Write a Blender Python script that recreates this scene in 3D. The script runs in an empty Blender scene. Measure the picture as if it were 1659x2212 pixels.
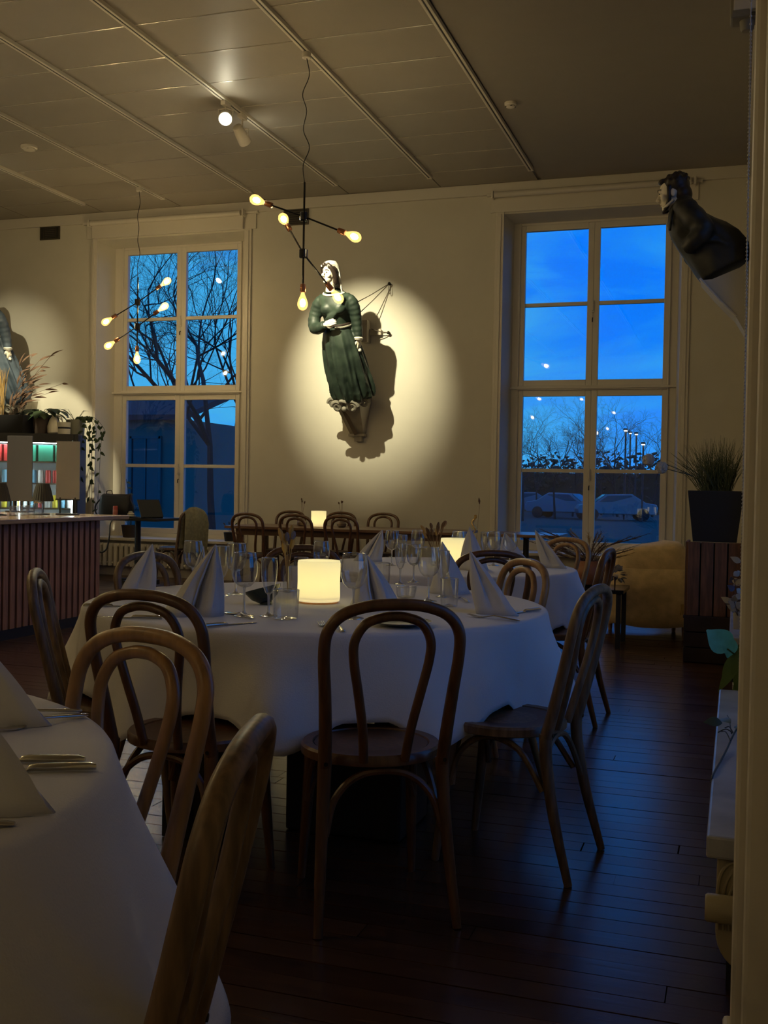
import bpy, bmesh, math, random
from mathutils import Vector, Matrix, Quaternion, noise
random.seed(7)
C = bpy.context.scene.collection
PI = math.pi
SC = bpy.context.scene

# ------------------------------------------------------------------ camera
YAW, PITCH, ROLL, FPX, EYE = math.radians(18.3065), math.radians(-1.3307), math.radians(1.0294), 2295.0, 1.2
_cy, _sy, _cp, _sp = math.cos(YAW), math.sin(YAW), math.cos(PITCH), math.sin(PITCH)
CF = Vector((-_sy*_cp, _cy*_cp, _sp)); _r0 = Vector((_cy, _sy, 0)); _u0 = _r0.cross(CF)
CR = _r0*math.cos(ROLL) + _u0*math.sin(ROLL); CU = -_r0*math.sin(ROLL) + _u0*math.cos(ROLL)
cam = bpy.data.cameras.new('camera'); camo = bpy.data.objects.new('camera', cam); C.objects.link(camo)
M = Matrix((CR, CU, -CF)).transposed().to_4x4(); M.translation = Vector((0, 0, EYE)); camo.matrix_world = M
cam.sensor_fit = 'VERTICAL'; cam.sensor_height = 36.0; cam.lens = FPX/2212*36.0; cam.clip_start = 0.02; cam.clip_end = 800
SC.camera = camo

# ------------------------------------------------------------------ sky, exposure
SC.view_settings.view_transform = 'Standard'; SC.view_settings.look = 'None'
SC.view_settings.gamma = 1.0; SC.view_settings.use_curve_mapping = False; SC.view_settings.exposure = 0.0
try:
    SC.cycles.use_denoising = True; SC.cycles.max_bounces = 10; SC.cycles.transparent_max_bounces = 40
    SC.cycles.sample_clamp_indirect = 4.0; SC.cycles.caustics_reflective = False; SC.cycles.caustics_refractive = False
    SC.cycles.use_light_tree = True; SC.cycles.diffuse_bounces = 6
except Exception: pass
SKY = 1.0
W = bpy.data.worlds.new('dusk_sky'); SC.world = W; W.use_nodes = True
nt = W.node_tree; nt.nodes.clear(); L = nt.links.new
def wn(t, **k):
    n = nt.nodes.new(t)
    for a, b in k.items(): setattr(n, a, b)
    return n
tc = wn('ShaderNodeTexCoord'); sep = wn('ShaderNodeSeparateXYZ'); L(tc.outputs['Generated'], sep.inputs[0])
rampz = wn('ShaderNodeValToRGB'); L(sep.outputs['Z'], rampz.inputs[0])
e = rampz.color_ramp.elements; e[0].position = 0.0; e[0].color = (.03, .33, 1.15, 1); e[1].position = 1.0; e[1].color = (.0, .10, .70, 1)
a = rampz.color_ramp.elements.new(.10); a.color = (.0, .235, 1.12, 1); a = rampz.color_ramp.elements.new(.35); a.color = (.0, .22, 1.10, 1)
mp = wn('ShaderNodeMapping'); mp.inputs['Scale'].default_value = (1.0, 1.0, 4.0); mp.inputs['Location'].default_value = (.3, .1, .25); L(tc.outputs['Generated'], mp.inputs[0])
nz = wn('ShaderNodeTexNoise'); nz.inputs['Scale'].default_value = 3.4; nz.inputs['Detail'].default_value = 9; nz.inputs['Roughness'].default_value = .62; nz.inputs['Distortion'].default_value = .5
L(mp.outputs[0], nz.inputs['Vector'])
rc = wn('ShaderNodeValToRGB'); L(nz.outputs['Fac'], rc.inputs[0])
e = rc.color_ramp.elements; e[0].position = .40; e[0].color = (0, 0, 0, 1); e[1].position = .66; e[1].color = (.75, .75, .75, 1)
mx = wn('ShaderNodeMixRGB'); mx.inputs[2].default_value = (.04, .48, 1.08, 1); L(rc.outputs[0], mx.inputs[0]); L(rampz.outputs[0], mx.inputs[1])
dt = wn('ShaderNodeVectorMath'); dt.operation = 'DOT_PRODUCT'; dt.inputs[1].default_value = (-.50, .86, -.02); L(tc.outputs['Generated'], dt.inputs[0])
gr = wn('ShaderNodeMapRange'); gr.interpolation_type = 'SMOOTHSTEP'; gr.inputs[1].default_value = .895; gr.inputs[2].default_value = .955; gr.inputs[3].default_value = 0; gr.inputs[4].default_value = 1.0; L(dt.outputs['Value'], gr.inputs[0])
g2 = wn('ShaderNodeMath'); g2.operation = 'MULTIPLY'; L(gr.outputs[0], g2.inputs[0])
n3 = wn('ShaderNodeMapRange'); n3.inputs[1].default_value = .34; n3.inputs[2].default_value = .50; L(nz.outputs['Fac'], n3.inputs[0]); L(n3.outputs[0], g2.inputs[1])
m2 = wn('ShaderNodeMixRGB'); m2.inputs[2].default_value = (.06, .50, 1.0, 1); L(g2.outputs[0], m2.inputs[0]); L(mx.outputs[0], m2.inputs[1])
bg = wn('ShaderNodeBackground'); bg.inputs['Strength'].default_value = SKY; L(m2.outputs[0], bg.inputs[0])
wo = wn('ShaderNodeOutputWorld'); L(bg.outputs[0], wo.inputs[0])

BULB = 80.0       # radiance of a filament bulb
SPOTW = 1000.0     # track spotlight power
LANTERN = 3.2     # radiance of a frosted table lantern

# ------------------------------------------------------------------ helpers
def ray(px, py): return CR*((px-829.5)/FPX) - CU*((py-1106)/FPX) + CF
def at_z(px, py, z): d = ray(px, py); return Vector((0, 0, EYE)) + d*((z-EYE)/d.z)
def at_y(px, py, y): d = ray(px, py); return Vector((0, 0, EYE)) + d*(y/d.y)
def V(*a): return Vector(a)

_M = {}
def mat(name, col, rough=.6, metal=0, spec=.5, noise_amt=0, scale=8, stretch=(1, 1, 1), bump=0, col2=None, coat=0, trans=0, sheen=0, emit=0, bscale=None):
    if name in _M: return _M[name]
    m = bpy.data.materials.new(name); m.use_nodes = True; t = m.node_tree; b = t.nodes['Principled BSDF']
    b.inputs['Base Color'].default_value = (*col, 1); b.inputs['Roughness'].default_value = rough; b.inputs['Metallic'].default_value = metal
    b.inputs['Specular IOR Level'].default_value = spec; b.inputs['Coat Weight'].default_value = coat
    if sheen: b.inputs['Sheen Weight'].default_value = sheen
    if emit: b.inputs['Emission Color'].default_value = (*col, 1); b.inputs['Emission Strength'].default_value = emit
    if noise_amt or bump:
        tc = t.nodes.new('ShaderNodeTexCoord'); mp = t.nodes.new('ShaderNodeMapping'); mp.inputs['Scale'].default_value = stretch
        t.links.new(tc.outputs['Object'], mp.inputs[0])
        n = t.nodes.new('ShaderNodeTexNoise'); n.inputs['Scale'].default_value = scale; n.inputs['Detail'].default_value = 5; t.links.new(mp.outputs[0], n.inputs['Vector'])
        if noise_amt:
            r = t.nodes.new('ShaderNodeMixRGB'); r.inputs[1].default_value = (*col, 1)
            r.inputs[2].default_value = (*(col2 or tuple(c*(1-noise_amt) for c in col)), 1)
            rr = t.nodes.new('ShaderNodeValToRGB'); rr.color_ramp.elements[0].position = .35; rr.color_ramp.elements[1].position = .65
            t.links.new(n.outputs['Fac'], rr.inputs[0]); t.links.new(rr.outputs[0], r.inputs[0]); t.links.new(r.outputs[0], b.inputs['Base Color'])
        if bump:
            bp = t.nodes.new('ShaderNodeBump'); bp.inputs['Strength'].default_value = bump; bp.inputs['Distance'].default_value = .004
            if bscale:
                n2 = t.nodes.new('ShaderNodeTexNoise'); n2.inputs['Scale'].default_value = bscale; t.links.new(mp.outputs[0], n2.inputs['Vector']); n = n2
            t.links.new(n.outputs['Fac'], bp.inputs['Height']); t.links.new(bp.outputs[0], b.inputs['Normal'])
    _M[name] = m; return m
def glassmat(name, tint=(1, 1, 1), ior=1.5, rough=.0, gain=1.0, base=0.0):
    if name in _M: return _M[name]
    m = bpy.data.materials.new(name); m.use_nodes = True; t = m.node_tree; t.nodes.clear()
    tr = t.nodes.new('ShaderNodeBsdfTransparent'); tr.inputs[0].default_value = (*tint, 1)
    gl = t.nodes.new('ShaderNodeBsdfGlossy'); gl.inputs['Roughness'].default_value = rough
    fr = t.nodes.new('ShaderNodeLayerWeight'); fr.inputs[0].default_value = .5
    pw = t.nodes.new('ShaderNodeMath'); pw.operation = 'POWER'; pw.inputs[1].default_value = 3.0; t.links.new(fr.outputs['Facing'], pw.inputs[0])
    mu = t.nodes.new('ShaderNodeMath'); mu.operation = 'MULTIPLY_ADD'; mu.inputs[1].default_value = gain; mu.inputs[2].default_value = base; mu.use_clamp = True
    ms = t.nodes.new('ShaderNodeMixShader'); o = t.nodes.new('ShaderNodeOutputMaterial')
    t.links.new(pw.outputs[0], mu.inputs[0]); t.links.new(mu.outputs[0], ms.inputs[0]); t.links.new(tr.outputs[0], ms.inputs[1]); t.links.new(gl.outputs[0], ms.inputs[2]); t.links.new(ms.outputs[0], o.inputs[0])
    _M[name] = m; return m
def emitmat(name, col, s):
    if name in _M: return _M[name]
    m = bpy.data.materials.new(name); m.use_nodes = True; t = m.node_tree; t.nodes.clear()
    em = t.nodes.new('ShaderNodeEmission'); em.inputs[0].default_value = (*col, 1); em.inputs[1].default_value = s
    o = t.nodes.new('ShaderNodeOutputMaterial'); t.links.new(em.outputs[0], o.inputs[0]); _M[name] = m; return m
def frosted(name, col, s):
    # frosted shell that glows from the lamp inside it: translucent body plus its own even emission
    m = bpy.data.materials.new(name); m.use_nodes = True; t = m.node_tree; b = t.nodes['Principled BSDF']
    b.inputs['Base Color'].default_value = (*col, 1); b.inputs['Roughness'].default_value = .35
    tl = t.nodes.new('ShaderNodeBsdfTranslucent'); tl.inputs[0].default_value = (*col, 1)
    em = t.nodes.new('ShaderNodeEmission'); em.inputs[0].default_value = (*col, 1); em.inputs[1].default_value = s
    ms = t.nodes.new('ShaderNodeMixShader'); ms.inputs[0].default_value = .6
    ad = t.nodes.new('ShaderNodeAddShader'); o = t.nodes['Material Output']
    t.links.new(b.outputs[0], ms.inputs[1]); t.links.new(tl.outputs[0], ms.inputs[2]); t.links.new(ms.outputs[0], ad.inputs[0]); t.links.new(em.outputs[0], ad.inputs[1]); t.links.new(ad.outputs[0], o.inputs[0])
    return m

class MB:
    def __init__(s): s.v = []; s.f = []
    def add(s, vs, fs):
        o = len(s.v); s.v += [Vector(v) for v in vs]; s.f += [tuple(i+o for i in f) for f in fs]; return s
    def box(s, c, d, rot=None, taper=1.0):
        x, y, z = d[0]/2, d[1]/2, d[2]/2; vs = []
        for sz in (-1, 1):
            k = taper if sz > 0 else 1.0
            for sx, sy in ((-1, -1), (1, -1), (1, 1), (-1, 1)): vs.append(Vector((sx*x*k, sy*y*k, sz*z)))
        if rot is not None: vs = [rot @ v for v in vs]
        return s.add([v+Vector(c) for v in vs], [(3, 2, 1, 0), (4, 5, 6, 7), (0, 1, 5, 4), (1, 2, 6, 5), (2, 3, 7, 6), (3, 0, 4, 7)])
    def lathe(s, prof, n=24, c=(0, 0, 0), rot=None, capb=True, capt=True):
        vs = []; fs = []; c = Vector(c)
        for r, z in prof:
            for i in range(n):
                a = 2*PI*i/n; p = Vector((r*math.cos(a), r*math.sin(a), z)); vs.append((rot @ p if rot is not None else p)+c)
        for k in range(len(prof)-1):
            for i in range(n):
                j = (i+1) % n; fs.append((k*n+i, k*n+j, (k+1)*n+j, (k+1)*n+i))
        if capb: fs.append(tuple(range(n-1, -1, -1)))
        if capt: fs.append(tuple((len(prof)-1)*n+i for i in range(n)))
        return s.add(vs, fs)
    def tube(s, path, rad, n=8, closed=False, cap=True, flat=1.0):
        P = [Vector(p) for p in path]; m = len(P)
        R = rad if isinstance(rad, (list, tuple)) else [rad]*m
        def tan(i):
            if closed: return (P[(i+1) % m]-P[i-1]).normalized()
            return (P[min(i+1, m-1)]-P[max(i-1, 0)]).normalized()
        t = tan(0); ref = Vector((0, 0, 1)) if abs(t.z) < .9 else Vector((0, 1, 0))
        nr = t.cross(ref).normalized(); vs = []; fs = []
        for i in range(m):
            t2 = tan(i); nr = (nr - t2*nr.dot(t2))
            nr = nr.normalized() if nr.length > 1e-6 else t2.orthogonal().normalized()
            b = t2.cross(nr)
            for k in range(n):
                a = 2*PI*k/n; vs.append(P[i]+(nr*math.cos(a)+b*math.sin(a)*flat)*R[i])
        for i in range(m if closed else m-1):
            i2 = (i+1) % m
            for k in range(n):
                k2 = (k+1) % n; fs.append((i*n+k, i*n+k2, i2*n+k2, i2*n+k))
        if cap and not closed: fs.append(tuple(range(n-1, -1, -1))); fs.append(tuple((m-1)*n+k for k in range(n)))
        return s.add(vs, fs)
    def ball(s, c, r, n=14, m=9, rot=None):
        r = Vector(r) if not isinstance(r, (int, float)) else Vector((r, r, r)); c = Vector(c); vs = []; fs = []
        def q(p): p = Vector((p[0]*r.x, p[1]*r.y, p[2]*r.z)); return (rot @ p if rot is not None else p)+c
        vs.append(q((0, 0, -1)))
        for j in range(1, m):
            f = -PI/2+PI*j/m
            for i in range(n): a = 2*PI*i/n; vs.append(q((math.cos(f)*math.cos(a), math.cos(f)*math.sin(a), math.sin(f))))
        vs.append(q((0, 0, 1))); top = len(vs)-1
        for i in range(n): fs.append((0, 1+(i+1) % n, 1+i))
        for j in range(m-2):
            for i in range(n):
                a = 1+j*n+i; b = 1+j*n+(i+1) % n; fs.append((a, b, b+n, a+n))
        for i in range(n): fs.append((1+(m-2)*n+i, 1+(m-2)*n+(i+1) % n, top))
        return s.add(vs, fs)
    def loft(s, rings, cap=True, closed=True):
        n = len(rings[0]); vs = [v for r in rings for v in r]; fs = []
        for k in range(len(rings)-1):
            for i in range(n if closed else n-1):
                j = (i+1) % n; fs.append((k*n+i, k*n+j, (k+1)*n+j, (k+1)*n+i))
        if cap and closed: fs.append(tuple(range(n-1, -1, -1))); fs.append(tuple((len(rings)-1)*n+i for i in range(n)))
        return s.add(vs, fs)
    def prism(s, poly, h, mtx):      # polygon in local XY extruded by h along local Z, then moved by mtx
        n = len(poly); vs = [mtx @ Vector((x, y, 0)) for x, y in poly]+[mtx @ Vector((x, y, h)) for x, y in poly]
        return s.add(vs, [tuple(range(n-1, -1, -1)), tuple(range(n, 2*n))]+[(i, (i+1) % n, n+(i+1) % n, n+i) for i in range(n)])
    def mesh(s, name, smooth=True):
        me = bpy.data.meshes.new(name); me.from_pydata([tuple(v) for v in s.v], [], s.f)
        if smooth:
            me.polygons.foreach_set('use_smooth', [True]*len(me.polygons))
            try: me.set_sharp_from_angle(angle=math.radians(smooth if smooth is not True else 40))
            except Exception: pass
        me.update(); return me
    def build(s, name, m, parent=None, smooth=True, loc=None, bevel=0, kind=None):
        o = bpy.data.objects.new(name, s.mesh(name, smooth)); C.objects.link(o)
        if m is not None: o.data.materials.append(m)
        if parent is not None: o.parent = parent
        if loc is not None: o.location = loc
        if bevel:
            b = o.modifiers.new('bevel', 'BEVEL'); b.width = bevel; b.segments = 2; b.limit_method = 'ANGLE'
        if kind: o['kind'] = kind
        return o
def box(name, c, d, m, parent=None, rot=None, bevel=0, kind=None, taper=1.0, smooth=False):
    return MB().box(c, d, rot, taper).build(name, m, parent, smooth, None, bevel, kind)
def tag(o, label, cat, group=None, kind=None):
    o['label'] = label; o['category'] = cat
    if group: o['group'] = group
    if kind: o['kind'] = kind
    return o
def thing(name, loc, label, cat, rz=0, group=None):
    o = bpy.data.objects.new(name, None); C.objects.link(o); o.empty_display_size = .05
    o.location = loc; o.rotation_euler = (0, 0, rz); return tag(o, label, cat, group)
def struct(o): o['kind'] = 'structure'; return o
def dup(root, loc, rz, label, group=None, swap=None):
    def cp(o, par):
        c = o.copy(); C.objects.link(c); c.parent = par
        if swap and c.type == 'MESH':
            for s in c.material_slots:
                if s.material and s.material.name in swap:
                    k = swap[s.material.name]; s.link = 'OBJECT'; s.material = k
        for ch in o.children: cp(ch, c)
        return c
    r = root.copy(); C.objects.link(r); r.parent = None; r.location = loc; r.rotation_euler = (0, 0, rz); r['label'] = label
    if group: r['group'] = group
    if swap and r.type == 'MESH':
        for s in r.material_slots:
            if s.material and s.material.name in swap: k = swap[s.material.name]; s.link = 'OBJECT'; s.material = k
    for ch in root.children: cp(ch, r)
    return r
def cr(pts, k=6, closed=False):
    P = [Vector(p) for p in pts]; n = len(P); out = []
    for i in range(n if closed else n-1):
        p0 = P[i-1] if (closed or i > 0) else P[0]*2-P[1]; p1 = P[i]; p2 = P[(i+1) % n]; p3 = P[(i+2) % n] if (closed or i+2 < n) else P[-1]*2-P[-2]
        for j in range(k):
            t = j/k; out.append(.5*((2*p1)+(p2-p0)*t+(2*p0-5*p1+4*p2-p3)*t*t+(3*p1-p0-3*p2+p3)*t**3))
    if not closed: out.append(P[-1])
    return out
def lerp(a, b, t): return a+(b-a)*t
def rads(vals, m):
    return [lerp(vals[min(int(i/(m-1)*(len(vals)-1)), len(vals)-2)], vals[min(int(i/(m-1)*(len(vals)-1)), len(vals)-2)+1], i/(m-1)*(len(vals)-1)-min(int(i/(m-1)*(len(vals)-1)), len(vals)-2)) for i in range(m)]
def towards(d): return math.atan2(-d[0], d[1])     # rotation that turns local +Y to d
def remesh(o, vs, smooth_it=3):
    r = o.modifiers.new('skin', 'REMESH'); r.mode = 'VOXEL'; r.voxel_size = vs; r.use_smooth_shade = True
    s = o.modifiers.new('soft', 'SMOOTH'); s.iterations = smooth_it; s.factor = .5; return o

# ------------------------------------------------------------------ materials
m_wall = mat('wall_paint', (.65, .62, .53), .85, noise_amt=.04, scale=3, bump=.08, bscale=60)
m_wood_white = mat('white_gloss_paint', (.66, .62, .54), .42)
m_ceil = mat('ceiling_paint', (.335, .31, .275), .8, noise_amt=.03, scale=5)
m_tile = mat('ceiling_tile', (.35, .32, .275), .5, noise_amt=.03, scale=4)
m_strip = mat('tile_edge_metal', (.75, .70, .60), .22, metal=.6)
m_track = mat('track_white', (.72, .68, .60), .35)
m_slot = mat('track_slot', (.03, .028, .025), .6)
m_floor = mat('floor_wood', (.10, .046, .021), .27, noise_amt=.4, scale=5, stretch=(.6, 9, 9), bump=.12, spec=.9)
m_floor2 = mat('floor_wood_dark', (.078, .036, .017), .25, noise_amt=.4, scale=5, stretch=(.6, 9, 9), bump=.12, spec=.9)
m_gap = mat('floor_gap', (.012, .008, .006), .9)
m_glass_win = glassmat('window_glass', (.97, .975, .98), 1.45, 0, .8, .075)
m_glass = glassmat('table_glass', (.965, .97, .97), 1.5, .05, 1.0, .085)
m_glass_rim = glassmat('table_glass_edge', (.93, .94, .94), 1.5, .14, .5, .48)
m_cloth = mat('white_tablecloth', (.66, .65, .66), .9, bump=.25, scale=220, sheen=.1)
m_napkin = mat('grey_white_napkin', (.58, .58, .60), .9, bump=.2, scale=260)
m_walnut = mat('chair_walnut', (.13, .055, .02), .36, noise_amt=.45, scale=9, stretch=(6, 6, .8), spec=.5, coat=.15)
m_honey = mat('chair_honey', (.34, .18, .065), .36, noise_amt=.35, scale=9, stretch=(6, 6, .8), spec=.5, coat=.15)
m_worn = mat('chair_worn', (.20, .125, .07), .42, noise_amt=.55, scale=10, stretch=(6, 6, .7), spec=.5)
m_seat = mat('chair_seat', (.10, .045, .02), .4, noise_amt=.3, scale=10)
m_bolt = mat('dark_bolt', (.03, .025, .02), .4, metal=.8)
m_black = mat('matt_black', (.012, .012, .013), .5)
m_blackgl = mat('gloss_black', (.010, .010, .012), .2)
m_steel = mat('steel', (.62, .60, .56), .16, metal=1)
m_copper = mat('copper_socket', (.34, .15, .08), .3, metal=.9)
m_filament = emitmat('bulb_core', (1.0, .78, .42), BULB*2.4)
m_bulb = bpy.data.materials.new('bulb_glass'); m_bulb.use_nodes = True; _t = m_bulb.node_tree; _t.nodes.clear()
_a = _t.nodes.new('ShaderNodeBsdfTransparent'); _a.inputs[0].default_value = (1, .93, .78, 1); _e = _t.nodes.new('ShaderNodeEmission'); _e.inputs[0].default_value = (1, .66, .20, 1); _e.inputs[1].default_value = .75
_s = _t.nodes.new('ShaderNodeAddShader'); _o = _t.nodes.new('ShaderNodeOutputMaterial'); _t.links.new(_a.outputs[0], _s.inputs[0]); _t.links.new(_e.outputs[0], _s.inputs[1]); _t.links.new(_s.outputs[0], _o.inputs[0])
m_lantern = frosted('lantern_glass', (1.0, .95, .66), LANTERN*.08)
# ------------------------------------------------------------------ room shell
XL, XR, YN, YB, ZC = -13.0, .08, -3.2, 12.0, 4.69
# floor: boards run across the room
flo = struct(box('floor', ((XL+XR)/2, (YN+YB+.3)/2, -.045), (XR-XL+.6, YB-YN+.9, .05), m_gap))
PW = .09
rnd = random.Random(3)
prot = {}
far = MB(); far2 = MB()
y = YN; row = 0
while y < YB:
    x = XL - rnd.random()*1.5; near = 2.2 < y < 6.0
    while x < XR:
        ln = rnd.choice((1.8, 2.4, 3.0)); x2 = min(x+ln, XR)
        h = -.0015*rnd.random()
        if near and x2 > -4.2 and x2-max(x, XL) > .15:
            lx = round(x2-x, 2); key = (lx, rnd.random() < .45)
            if key not in prot:
                prot[key] = MB().box((0, 0, 0), (lx-.003, PW-.0035, .02)).mesh('board', False); prot[key].materials.append(m_floor2 if key[1] else m_floor)
            o = bpy.data.objects.new('board', prot[key]); C.objects.link(o); o.parent = flo; o.location = ((x+x2)/2, y+PW/2, -.01+h)
        elif x2 > XL:
            (far if rnd.random() < .55 else far2).box(((max(x, XL)+x2)/2, y+PW/2, -.01+h), (x2-max(x, XL)-.003, PW-.0035, .02))
        x += ln
    y += PW
far.build('boards', m_floor, flo, False, kind='stuff'); far2.build('boards', m_floor2, flo, False, kind='stuff')

# walls.  Openings: (lo, hi, z0, z1) at the room face, splayed to the window frames 0.25 m outwards
ZS, ZT = .47, 4.34
BACK = [(-7.95, -5.85), (-2.585, -.62)]
RIGHT = [(-2.9, -1.4), (2.40, 4.27), (5.75, 7.68)]
def wall_with_openings(name, lo, hi, opens, z0, z1, place, depth=.52, fd=.36, spl=.05):
    mb = MB()
    def quad(a, b, c, d): mb.add([place(*p) for p in (a, b, c, d)], [(0, 1, 2, 3)])
    xs = [lo]+[v for o in opens for v in o]+[hi]
    for i in range(0, len(xs), 2):
        if xs[i+1] > xs[i]: quad((xs[i], 0, z0), (xs[i+1], 0, z0), (xs[i+1], 0, z1), (xs[i], 0, z1)); quad((xs[i], depth, z0), (xs[i], depth, z1), (xs[i+1], depth, z1), (xs[i+1], depth, z0))
    for a, b in opens:
        quad((a, 0, z0), (b, 0, z0), (b, 0, ZS), (a, 0, ZS)); quad((a, 0, ZT), (b, 0, ZT), (b, 0, z1), (a, 0, z1))
        quad((a, depth, z0), (a, depth, ZS), (b, depth, ZS), (b, depth, z0)); quad((a, depth, ZT), (a, depth, z1), (b, depth, z1), (b, depth, ZT))
        A, B = a+spl, b-spl; zt = ZT-.04; zb = ZS+.03
        quad((a, 0, ZS), (A, fd, zb), (A, fd, zt), (a, 0, ZT)); quad((b, 0, ZS), (b, 0, ZT), (B, fd, zt), (B, fd, zb))
        quad((a, 0, ZT), (A, fd, zt), (B, fd, zt), (b, 0, ZT)); quad((a, 0, ZS), (b, 0, ZS), (B, fd, zb), (A, fd, zb))
        for p, q in ((A, a), (B, b)): quad((p, fd, zb), (q, depth, ZS), (q, depth, ZT), (p, fd, zt))
        quad((A, fd, zt), (a, depth, ZT), (b, depth, ZT), (B, fd, zt)); quad((A, fd, zb), (B, fd, zb), (b, depth, ZS), (a, depth, ZS))
    quad((lo, 0, z1), (hi, 0, z1), (hi, depth, z1), (lo, depth, z1)); quad((lo, 0, z0), (lo, depth, z0), (hi, depth, z0), (hi, 0, z0))
    quad((lo, 0, z0), (lo, 0, z1), (lo, depth, z1), (lo, depth, z0)); quad((hi, 0, z0), (hi, depth, z0), (hi, depth, z1), (hi, 0, z1))
    return struct(mb.build(name, m_wall, None, False))
wall_with_openings('wall_back', XL, XR+.52, BACK, 0, ZC+.1, lambda u, d, z: V(u, YB+d, z))
wall_with_openings('wall_right', YN-.52, YB, RIGHT, 0, ZC+.1, lambda u, d, z: V(XR+d, u, z))
struct(box('wall_left', (XL-.1, (YN+YB)/2, ZC/2), (.2, YB-YN+.8, ZC+.2), m_wall))
struct(box('wall_near', ((XL+XR)/2, YN-.1, ZC/2), (XR-XL, .2, ZC+.2), m_wall))
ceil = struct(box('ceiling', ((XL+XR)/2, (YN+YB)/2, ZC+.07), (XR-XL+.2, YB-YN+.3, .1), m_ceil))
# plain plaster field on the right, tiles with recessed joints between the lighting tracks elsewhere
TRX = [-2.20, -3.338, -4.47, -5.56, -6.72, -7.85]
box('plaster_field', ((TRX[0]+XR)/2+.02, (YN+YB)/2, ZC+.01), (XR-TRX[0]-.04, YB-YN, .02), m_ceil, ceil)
edges = [TRX[0]]+TRX[1:]+[-8.99, -10.12, -11.25, -12.4, XL]
rows = [12.0-.605*i for i in range(27)]
strips = MB()
tm = {}
for i in range(len(edges)-1):
    x1, x0 = edges[i], edges[i+1]; w = x1-x0
    for j in range(len(rows)-1):
        y1, y0 = rows[j], max(rows[j+1], YN)
        if y1-y0 < .1: continue
        ww, hh = round(w-.012, 3), round(y1-y0-.014, 3)
        if (ww, hh) not in tm:
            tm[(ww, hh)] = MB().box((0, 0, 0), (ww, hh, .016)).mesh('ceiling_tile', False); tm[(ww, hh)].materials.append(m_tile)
        o = bpy.data.objects.new('ceiling_tile', tm[(ww, hh)]); C.objects.link(o); o.parent = ceil
        o.location = ((x0+x1)/2, (y0+y1)/2, ZC+.010); o.rotation_euler = (rnd.uniform(-1, 1)*.0022, rnd.uniform(-1, 1)*.0015, 0)
for j in range(1, len(rows)-1):
    if rows[j] > 4.5:
        for i in range(8):
            box('joint_strip', ((edges[i]+edges[i+1])/2, rows[j], ZC+.0035), (edges[i]-edges[i+1]-.05, .010, .008), m_strip, ceil)
# cornice, baseboards
struct(box('trim_1', ((XL+XR)/2, YB-.02, ZC-.065), (XR-XL, .04, .13), m_wood_white, bevel=.006))
struct(box('trim_2', (XR-.02, (YN+YB)/2, ZC-.065), (.04, YB-YN-.1, .13), m_wood_white, bevel=.006))
struct(box('baseboard_back', ((XL+XR)/2, YB-.012, .09), (XR-XL-.05, .024, .18), m_wood_white, bevel=.004))
struct(box('baseboard_right', (XR-.012, 4.9, .09), (.024, 14, .18), m_wood_white, bevel=.004))
# casings round the openings
def casing(name, x0, x1, y, out=.022, wdt=.10):
    mb = MB()
    for x in (x0-wdt/2, x1+wdt/2): mb.box((x, y-out/2, (ZS+ZT+.02)/2), (wdt, out, ZT-ZS+.02)); mb.box((x, y-out-.006, (ZS+ZT)/2), (wdt*.4, .014, ZT-ZS))
    mb.box(((x0+x1)/2, y-out/2, ZT+.12), (x1-x0+2*wdt+.12, out, .2)); mb.box(((x0+x1)/2, y-out-.012, ZT+.215), (x1-x0+2*wdt+.2, .05, .03))
    return struct(mb.build(name, m_wood_white, None, False, bevel=.004))
casing('trim_3', *BACK[0], YB); casing('trim_4', *BACK[1], YB)

# windows: four hung casements of two panes each in a painted frame
def window(name, w, loc, rz, fs=.10, z0=.50, z1=4.30):
    r = bpy.data.objects.new(name, None); C.objects.link(r); r.location = (loc[0], loc[1], -.0108); r.scale = (1.009, 1, 1.009); r.rotation_euler = (0, 0, rz); struct(r)
    zt = 2.375; fw = .05
    mb = MB()
    for sx in (-1, 1): mb.box((sx*(w/2-fs/2), .03, (z0+z1)/2), (fs, .10, z1-z0)); mb.box((sx*(w/2-fs-.006), -.03, (z0+z1)/2), (.016, .03, z1-z0-.02))
    mb.box((0, .03, z1-fw/2), (w-2*fs, .10, fw)); mb.box((0, .03, z0+fw/2), (w-2*fs, .10, fw)); mb.box((0, .015, zt), (w-2*fs, .13, .05))
    mb.build('window_frame', m_wood_white, r, False, bevel=.004)
    mb2 = MB().box((0, -.055, zt+.0), (w, .03, .022)); mb2.build('transom_moulding', m_wood_white, r, False, bevel=.004)
    sw = (w-2*fs)/2; st = .068
    for (a, b, mun) in ((zt+.025, z1-fw, 3.335), (z0+fw, zt-.025, 1.428)):
        for sx in (-1, 1):
            cx = sx*sw/2; s = MB()
            for q in (-1, 1): s.box((cx+q*(sw/2-st/2), .01, (a+b)/2), (st-.002, .055, b-a-.004))
            s.box((cx, .01, a+st/2), (sw-2*st, .055, st)); s.box((cx, .01, b-st/2), (sw-2*st, .055, st))
            so = s.build('sash', m_wood_white, r, False, bevel=.003)
            box('muntin', (cx, .01, mun), (sw-2*st, .045, .042), m_wood_white, so, bevel=.003)
            for (p, q) in ((a+st, mun-.021), (mun+.021, b-st)):
                box('pane', (cx, .02, (p+q)/2), (sw-2*st+.01, .004, q-p+.01), m_glass_win, so)
        h = MB().box((.0, -.028, mun-.06), (.03, .02, .10)).box((.0, -.045, mun-.03), (.018, .02, .12)); h.build('casement_handle', m_wood_white, r, False, bevel=.004)
        k = MB().tube([(0, -.03, mun-.17), (0, -.05, mun-.18), (.0, -.05, mun-.22)], .007, 6); k.build('keyhole_catch', m_bolt, r)
    return r
window('window_1', 1.99, (-6.915, YB+.36, 0), 0, .135)
window('window_2', 1.92, (-1.606, YB+.36, 0), 0, .11)
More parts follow.
